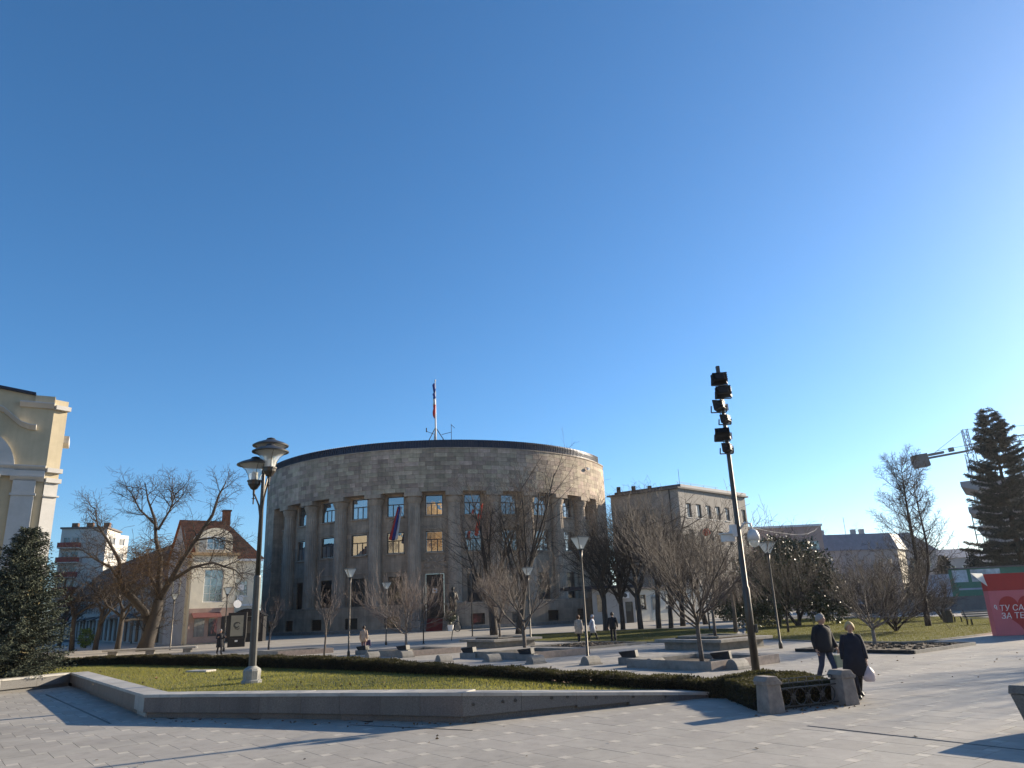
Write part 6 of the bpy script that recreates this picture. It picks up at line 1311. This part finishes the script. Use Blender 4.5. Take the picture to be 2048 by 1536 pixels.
# ================================================================== STREET FURNITURE ON THE RIGHT AND LEFT
# pink heart sign
m_spink = mat('sign_pink', (.62, .16, .18), .55, .06, 2); m_sred = mat('sign_red', (.46, .04, .035), .55, .08, 2); m_swht = mat('chalk_white', (.8, .78, .76), .7)
sq = G(1995, 1272); e = empty('heart_sign', gz(sq), R(-6), 'large pink sign panel with dark red heart and white handwriting at the right edge', 'sign'); SW, SH = 4.6, 3.05
MB().box(0, SW, .0, .5, 0, SH - .85).build('pink_panel', m_spink, e, bevel=.01); MB().box(0, SW, -.006, .506, SH - .848, SH).build('red_band', m_sred, e, bevel=.01)
hp = []; 
for k in range(60): t = 2 * PI * k / 60; hp.append((1.32 + .058 * 16 * math.sin(t) ** 3, 1.22 + .058 * (13 * math.cos(t) - 5 * math.cos(2 * t) - 2 * math.cos(3 * t) - math.cos(4 * t))))
hm = MB(); hm.add([(x, -.012, z) for x, z in hp] + [(x, .001, z) for x, z in hp], [tuple(range(60))] + [(k, 60 + k, 60 + (k + 1) % 60, (k + 1) % 60) for k in range(60)]); hm.build('heart', m_sred, e)
def text_part(txt, size, loc, parent, m, shear=.15):
    cu = bpy.data.curves.new('lettering', 'FONT'); cu.body = txt; cu.size = size; cu.extrude = .006; cu.shear = shear
    o = bpy.data.objects.new('lettering', cu); C.objects.link(o); bpy.context.view_layer.update(); me = bpy.data.meshes.new_from_object(o.evaluated_get(bpy.context.evaluated_depsgraph_get())); bpy.data.objects.remove(o)
    me.materials.clear(); me.materials.append(m); return link('lettering', me, parent, loc, (PI / 2, 0, 0))
text_part('\u0422\u0423 \u0421\u0410', .40, (.36, -.022, 1.2), e, m_swht); text_part('\u0417\u0410 \u0422\u0415', .40, (.36, -.022, .82), e, m_swht)
MB().tube([(.20 + .05 * math.cos(a), -.02, 1.42 + .08 * math.sin(a)) for a in [2 * PI * k / 12 for k in range(13)]] + [(.25, -.02, 1.26)], .018, 5).build('painted_loop', m_swht, e)
mb = MB(); mb.add([(-.75, -.25, SH + .06), (-.12, -.1, SH + .02), (.02, -.05, SH - .6), (-.35, -.2, SH - .32), (-.75, -.2, SH + .08), (-.12, -.05, SH + .04), (.02, 0, SH - .6), (-.35, -.15, SH - .32)], [(0, 1, 2, 3), (7, 6, 5, 4), (0, 4, 5, 1), (1, 5, 6, 2), (2, 6, 7, 3), (3, 7, 4, 0)])
mb.build('glare_flap', mat('glare_white', (.9, .9, .88), .3, .02, 1, transl=(1, 1, .97, .8)), e)  # panel added in the shape of the sun glare at the sign corner
# benches, bin, hoarding
m_slat = mat('bench_slat', (.26, .22, .16), .7, .2, 6)
def bench(label, loc, yaw, L=1.9):
    e = empty('park_bench', loc, yaw, label, 'bench', 'park benches on the grass')
    for k in range(4): MB().box(-L / 2, L / 2, -.25 + k * .13, -.14 + k * .13, .43, .47).build('seat_slat', m_slat, e)
    for k in range(3): M4 = Matrix.Translation((0, .32 + k * .045, .58 + k * .14)) @ Matrix.Rotation(R(-18), 4, 'X'); mb = MB(); mb.mbox(M4, L, .035, .11); mb.build('back_slat', m_slat, e)
    for x in (-L / 2 + .2, L / 2 - .2):
        MB().bar((x, -.2, 0), (x, -.18, .43), .07).build('leg', m_iron, e); MB().bar((x, .25, 0), (x, .22, .43), .07).build('leg', m_iron, e); MB().bar((x, .24, .43), (x, .45, .98), .05).build('back_support', m_iron, e)
bench('park bench with sunlit slats left of the pink sign', gz(G(1918, 1245)), R(60)); bench('dark park bench directly beside the pink sign', gz(G(1968, 1250)), R(8), 2.4)
e = empty('litter_bin', gz(G(1897, 1246)), .2, 'grey square litter bin left of the sunlit bench', 'bin'); MB().frust((0, 0), (.5, .5), (.55, .55), .05, .9).build('body', m_gpost, e, bevel=.02); MB().box(-.3, .3, -.3, .3, .95, 1.0).build('lid', m_gpost, e); MB().box(-.2, .2, -.2, .2, 0, .05).build('foot', m_iron, e)
m_green = mat('hoarding_green', (.03, .17, .11), .6, .15, 1); m_hblue = mat('hoarding_blue_grey', (.30, .36, .44), .6, .15, 1); m_conw = mat('low_concrete_wall', (.14, .14, .135), .9, .2, 1)
hq = A(1862, 1212, 92); e = empty('site_hoarding', (hq.x, hq.y, 0), R(-10), 'green and white printed site hoarding behind the benches', 'hoarding')
MB().box(-8, 18, 0, .3, 0, 1.6).build('base_wall', m_conw, e); MB().box(-.6, 2.6, -.06, .0, 1.62, 4.2).build('blue_panel', m_hblue, e); MB().box(2.62, 14, -.06, .0, 1.62, 4.7).build('green_panel', m_green, e)
MB().box(3.0, 4.6, -.1, -.061, 3.2, 4.6).build('poster', mat('poster_pale', (.50, .54, .56), .6, .3, 3), e); MB().box(5.0, 8.2, -.1, -.061, 3.2, 4.6).build('poster', mat('poster_mixed', (.42, .45, .45), .6, .6, 1.2), e); MB().box(3.4, 7.4, -.09, -.061, 2.3, 2.5).build('lettering_band', m_hblue, e)
for x in (-7.5, -.6, 2.6, 8.4, 13.5): MB().box(x - .06, x + .06, .02, .14, 1.6, 4.7).build('post', m_gpost, e)
MB().box(2.4, 14.2, -.3, .3, 4.72, 4.85).build('cap', m_conw, e)
# parked cars
def car(label, loc, yaw, m, suv=False):
    e = empty('parked_car', loc, yaw, label, 'car', 'cars parked behind the park'); h = 1.65 if suv else 1.45
    prof = [(-2.2, .35), (-2.25, .75), (-2.1, .95), (-1.2, 1.02), (-.6, h - .05), (-.2, h), (1.2, h), (1.9 if suv else 1.6, h - .1), (2.15, 1.0), (2.25, .8), (2.2, .35)]
    b = MB(); n = len(prof)
    for sgn in (-1, 1): b.v += [(x, sgn * (.88 if z < 1.05 else .68), z) for x, z in prof]
    b.f = [tuple(range(n - 1, -1, -1)), tuple(range(n, 2 * n))] + [(k, (k + 1) % n, n + (k + 1) % n, n + k) for k in range(n)]; b.build('body', m, e, bevel=.06)
    for sgn in (-1, 1):
        MB().add([(-.95, sgn * .86, 1.06), (1.7, sgn * .86, 1.06), (1.35, sgn * .72, h - .12), (-.5, sgn * .72, h - .12)], [(0, 1, 2, 3)]).build('side_window', m_glass, e)
        for x in (-1.4, 1.4):
            w = MB().lathe([(.2, -.1), (.33, -.1), (.33, .1), (.2, .1)], 18, M=Matrix.Translation((x, sgn * .82, .33)) @ Matrix.Rotation(PI / 2, 4, 'X')).build('wheel', m_black, e); MB().lathe([(.2, -.09), (.2, .09)], 12, M=Matrix.Translation((x, sgn * .83, .33)) @ Matrix.Rotation(PI / 2, 4, 'X')).build('rim', m_gpost, w)
        MB().box(-2.27, -2.2, sgn * .6 - .2, sgn * .6 + .2, .68, .85).build('headlight', m_white, e); MB().box(2.2, 2.27, sgn * .65 - .12, sgn * .65 + .12, .75, 1.0).build('tail_light', mat('tail_red', (.3, .01, .01), .3), e)
    MB().add([(-1.18, -.7, 1.06), (-1.18, .7, 1.06), (-.62, .6, h - .08), (-.62, -.6, h - .08)], [(0, 3, 2, 1)]).build('windscreen', m_glass, e)
car('dark blue car parked behind the park grass', gz(G(1714, 1229)), R(165), mat('car_dark', (.02, .03, .05), .25, .05, 1, metal=.3), True); car('silver car parked left of the dark blue car', gz(G(1672, 1228)), R(170), mat('car_silver', (.35, .36, .37), .25, .05, 1, metal=.4))
# advertising panel and shelter on the left
aq = G(472, 1294); e = empty('advertising_panel', gz(aq), R(10), 'dark upright advertising panel with pale poster right of the pink shop front', 'advertising panel')
MB().box(-.75, .75, -.14, .14, .0, .75).build('foot', m_black, e); MB().box(-.82, .82, -.16, .16, .76, 3.0).build('case', m_black, e, bevel=.03); MB().box(-.55, .55, -.19, -.161, .95, 2.75).build('poster', mat('poster_olive', (.26, .25, .20), .4, .12, 3), e)
mk_ = MB()
for k, (r, w) in enumerate(((.28, .03), (.2, .03))): mk_.tube([(r * math.cos(a), -.195, 1.9 + r * math.sin(a) * .9) for a in [.4 + k * .9 + 4.6 * i / 16 for i in range(17)]], w, 5)
mk_.tube([(-.2, -.195, 1.6), (.1, -.195, 1.5), (.24, -.195, 1.66)], .03, 5); mk_.build('poster_mark', m_black, e); MB().box(-.12, .12, -.16, -.141, .45, .6).build('plate', m_white, e)
kq = G(492, 1284); e = empty('kiosk', gz(kq), R(8), 'dark kiosk with arched roof behind the advertising panel', 'kiosk'); e.scale = (.72, .8, .92)
MB().box(-2.4, 2.4, 0, 2.4, 0, 2.9).build('body', m_black, e); mb = MB(); n = 10; pr = [(-2.7 + 5.4 * k / n, 2.95 + .9 * math.sin(PI * k / n)) for k in range(n + 1)]; mb.add([(x, -.4, z) for x, z in pr] + [(x, 2.6, z) for x, z in pr] + [(2.7, -.4, 2.92), (-2.7, -.4, 2.92)], [(k, k + 1, n + 2 + k, n + 1 + k) for k in range(n)] + [tuple(range(n, -1, -1))]); mb.build('roof', m_iron, e); MB().box(-2.0, 2.0, -.03, -.001, 1.0, 2.4).build('shutter', m_gpost, e)
# low stone kerbs of the left planting bed
e = empty('stone_bench', gz(G(300, 1308)), R(6), 'long pale stone bench below the old spreading tree', 'bench'); MB().box(-3.6, 3.6, -.3, .3, .3, .45).build('seat', m_coping, e, bevel=.01); MB().box(-3.2, -2.6, -.2, .2, 0, .3).build('support', m_wstone, e); MB().box(2.6, 3.2, -.2, .2, 0, .3).build('support', m_wstone, e); MB().box(-.3, .3, -.2, .2, 0, .3).build('support', m_wstone, e)

# dry leaves blown against the wall, the hedge and over the lawn
lf = []; fr_ = np.random.default_rng(12)
for (x0, y0, x1, y1, sp, n_, z_) in [(-9.8, 20.2, -1.4, 16.9, .35, 60, .004), (-16, 33, -9, 25, 1.6, 60, .47), (-6, 22.5, 1, 20.5, .9, 40, .46), (4.6, 16.6, 7.2, 17.6, .3, 45, .004), (-8, 13, 8, 13, 2.5, 22, .004), (10, 20, 16, 30, 3, 40, .004)]:
    t_ = fr_.uniform(0, 1, n_); lf.append(np.stack([x0 + (x1 - x0) * t_ + fr_.normal(0, sp, n_), y0 + (y1 - y0) * t_ + fr_.normal(0, sp, n_) * .6, np.full(n_, z_) + fr_.uniform(0, .015, n_)], 1))
lf = np.vstack(lf); dl = fr_.normal(size=lf.shape); dl[:, 2] *= .15
V, F = leaf_quads(lf, fr_, .08, .025, dl, .1); V[:, 2] = np.maximum(V[:, 2], .003); le = link('fallen_leaves', npmesh('fallen_leaves', V, F, mat('dry_leaf', (.12, .07, .03), .8, .3, 6, rnd=.4))); tag(le, 'scattered dry brown leaves on the paving and lawn', 'leaves', kind='stuff')

# ================================================================== AIR
hz = bpy.data.materials.new('winter_haze'); hz.use_nodes = True; hn = hz.node_tree
for n_ in list(hn.nodes):
    if n_.type != 'OUTPUT_MATERIAL': hn.nodes.remove(n_)
pv = hn.nodes.new('ShaderNodeVolumePrincipled'); pv.inputs['Color'].default_value = (.93, .95, 1.0, 1); pv.inputs['Density'].default_value = 0.0001; pv.inputs['Anisotropy'].default_value = 0.45
hn.links.new(pv.outputs[0], [n_ for n_ in hn.nodes if n_.type == 'OUTPUT_MATERIAL'][0].inputs['Volume'])
ho = MB().box(-3200, 3200, -600, 4200, -2.0, 46).build('haze', hz); tag(ho, 'thin pale winter haze over the square', kind='stuff')
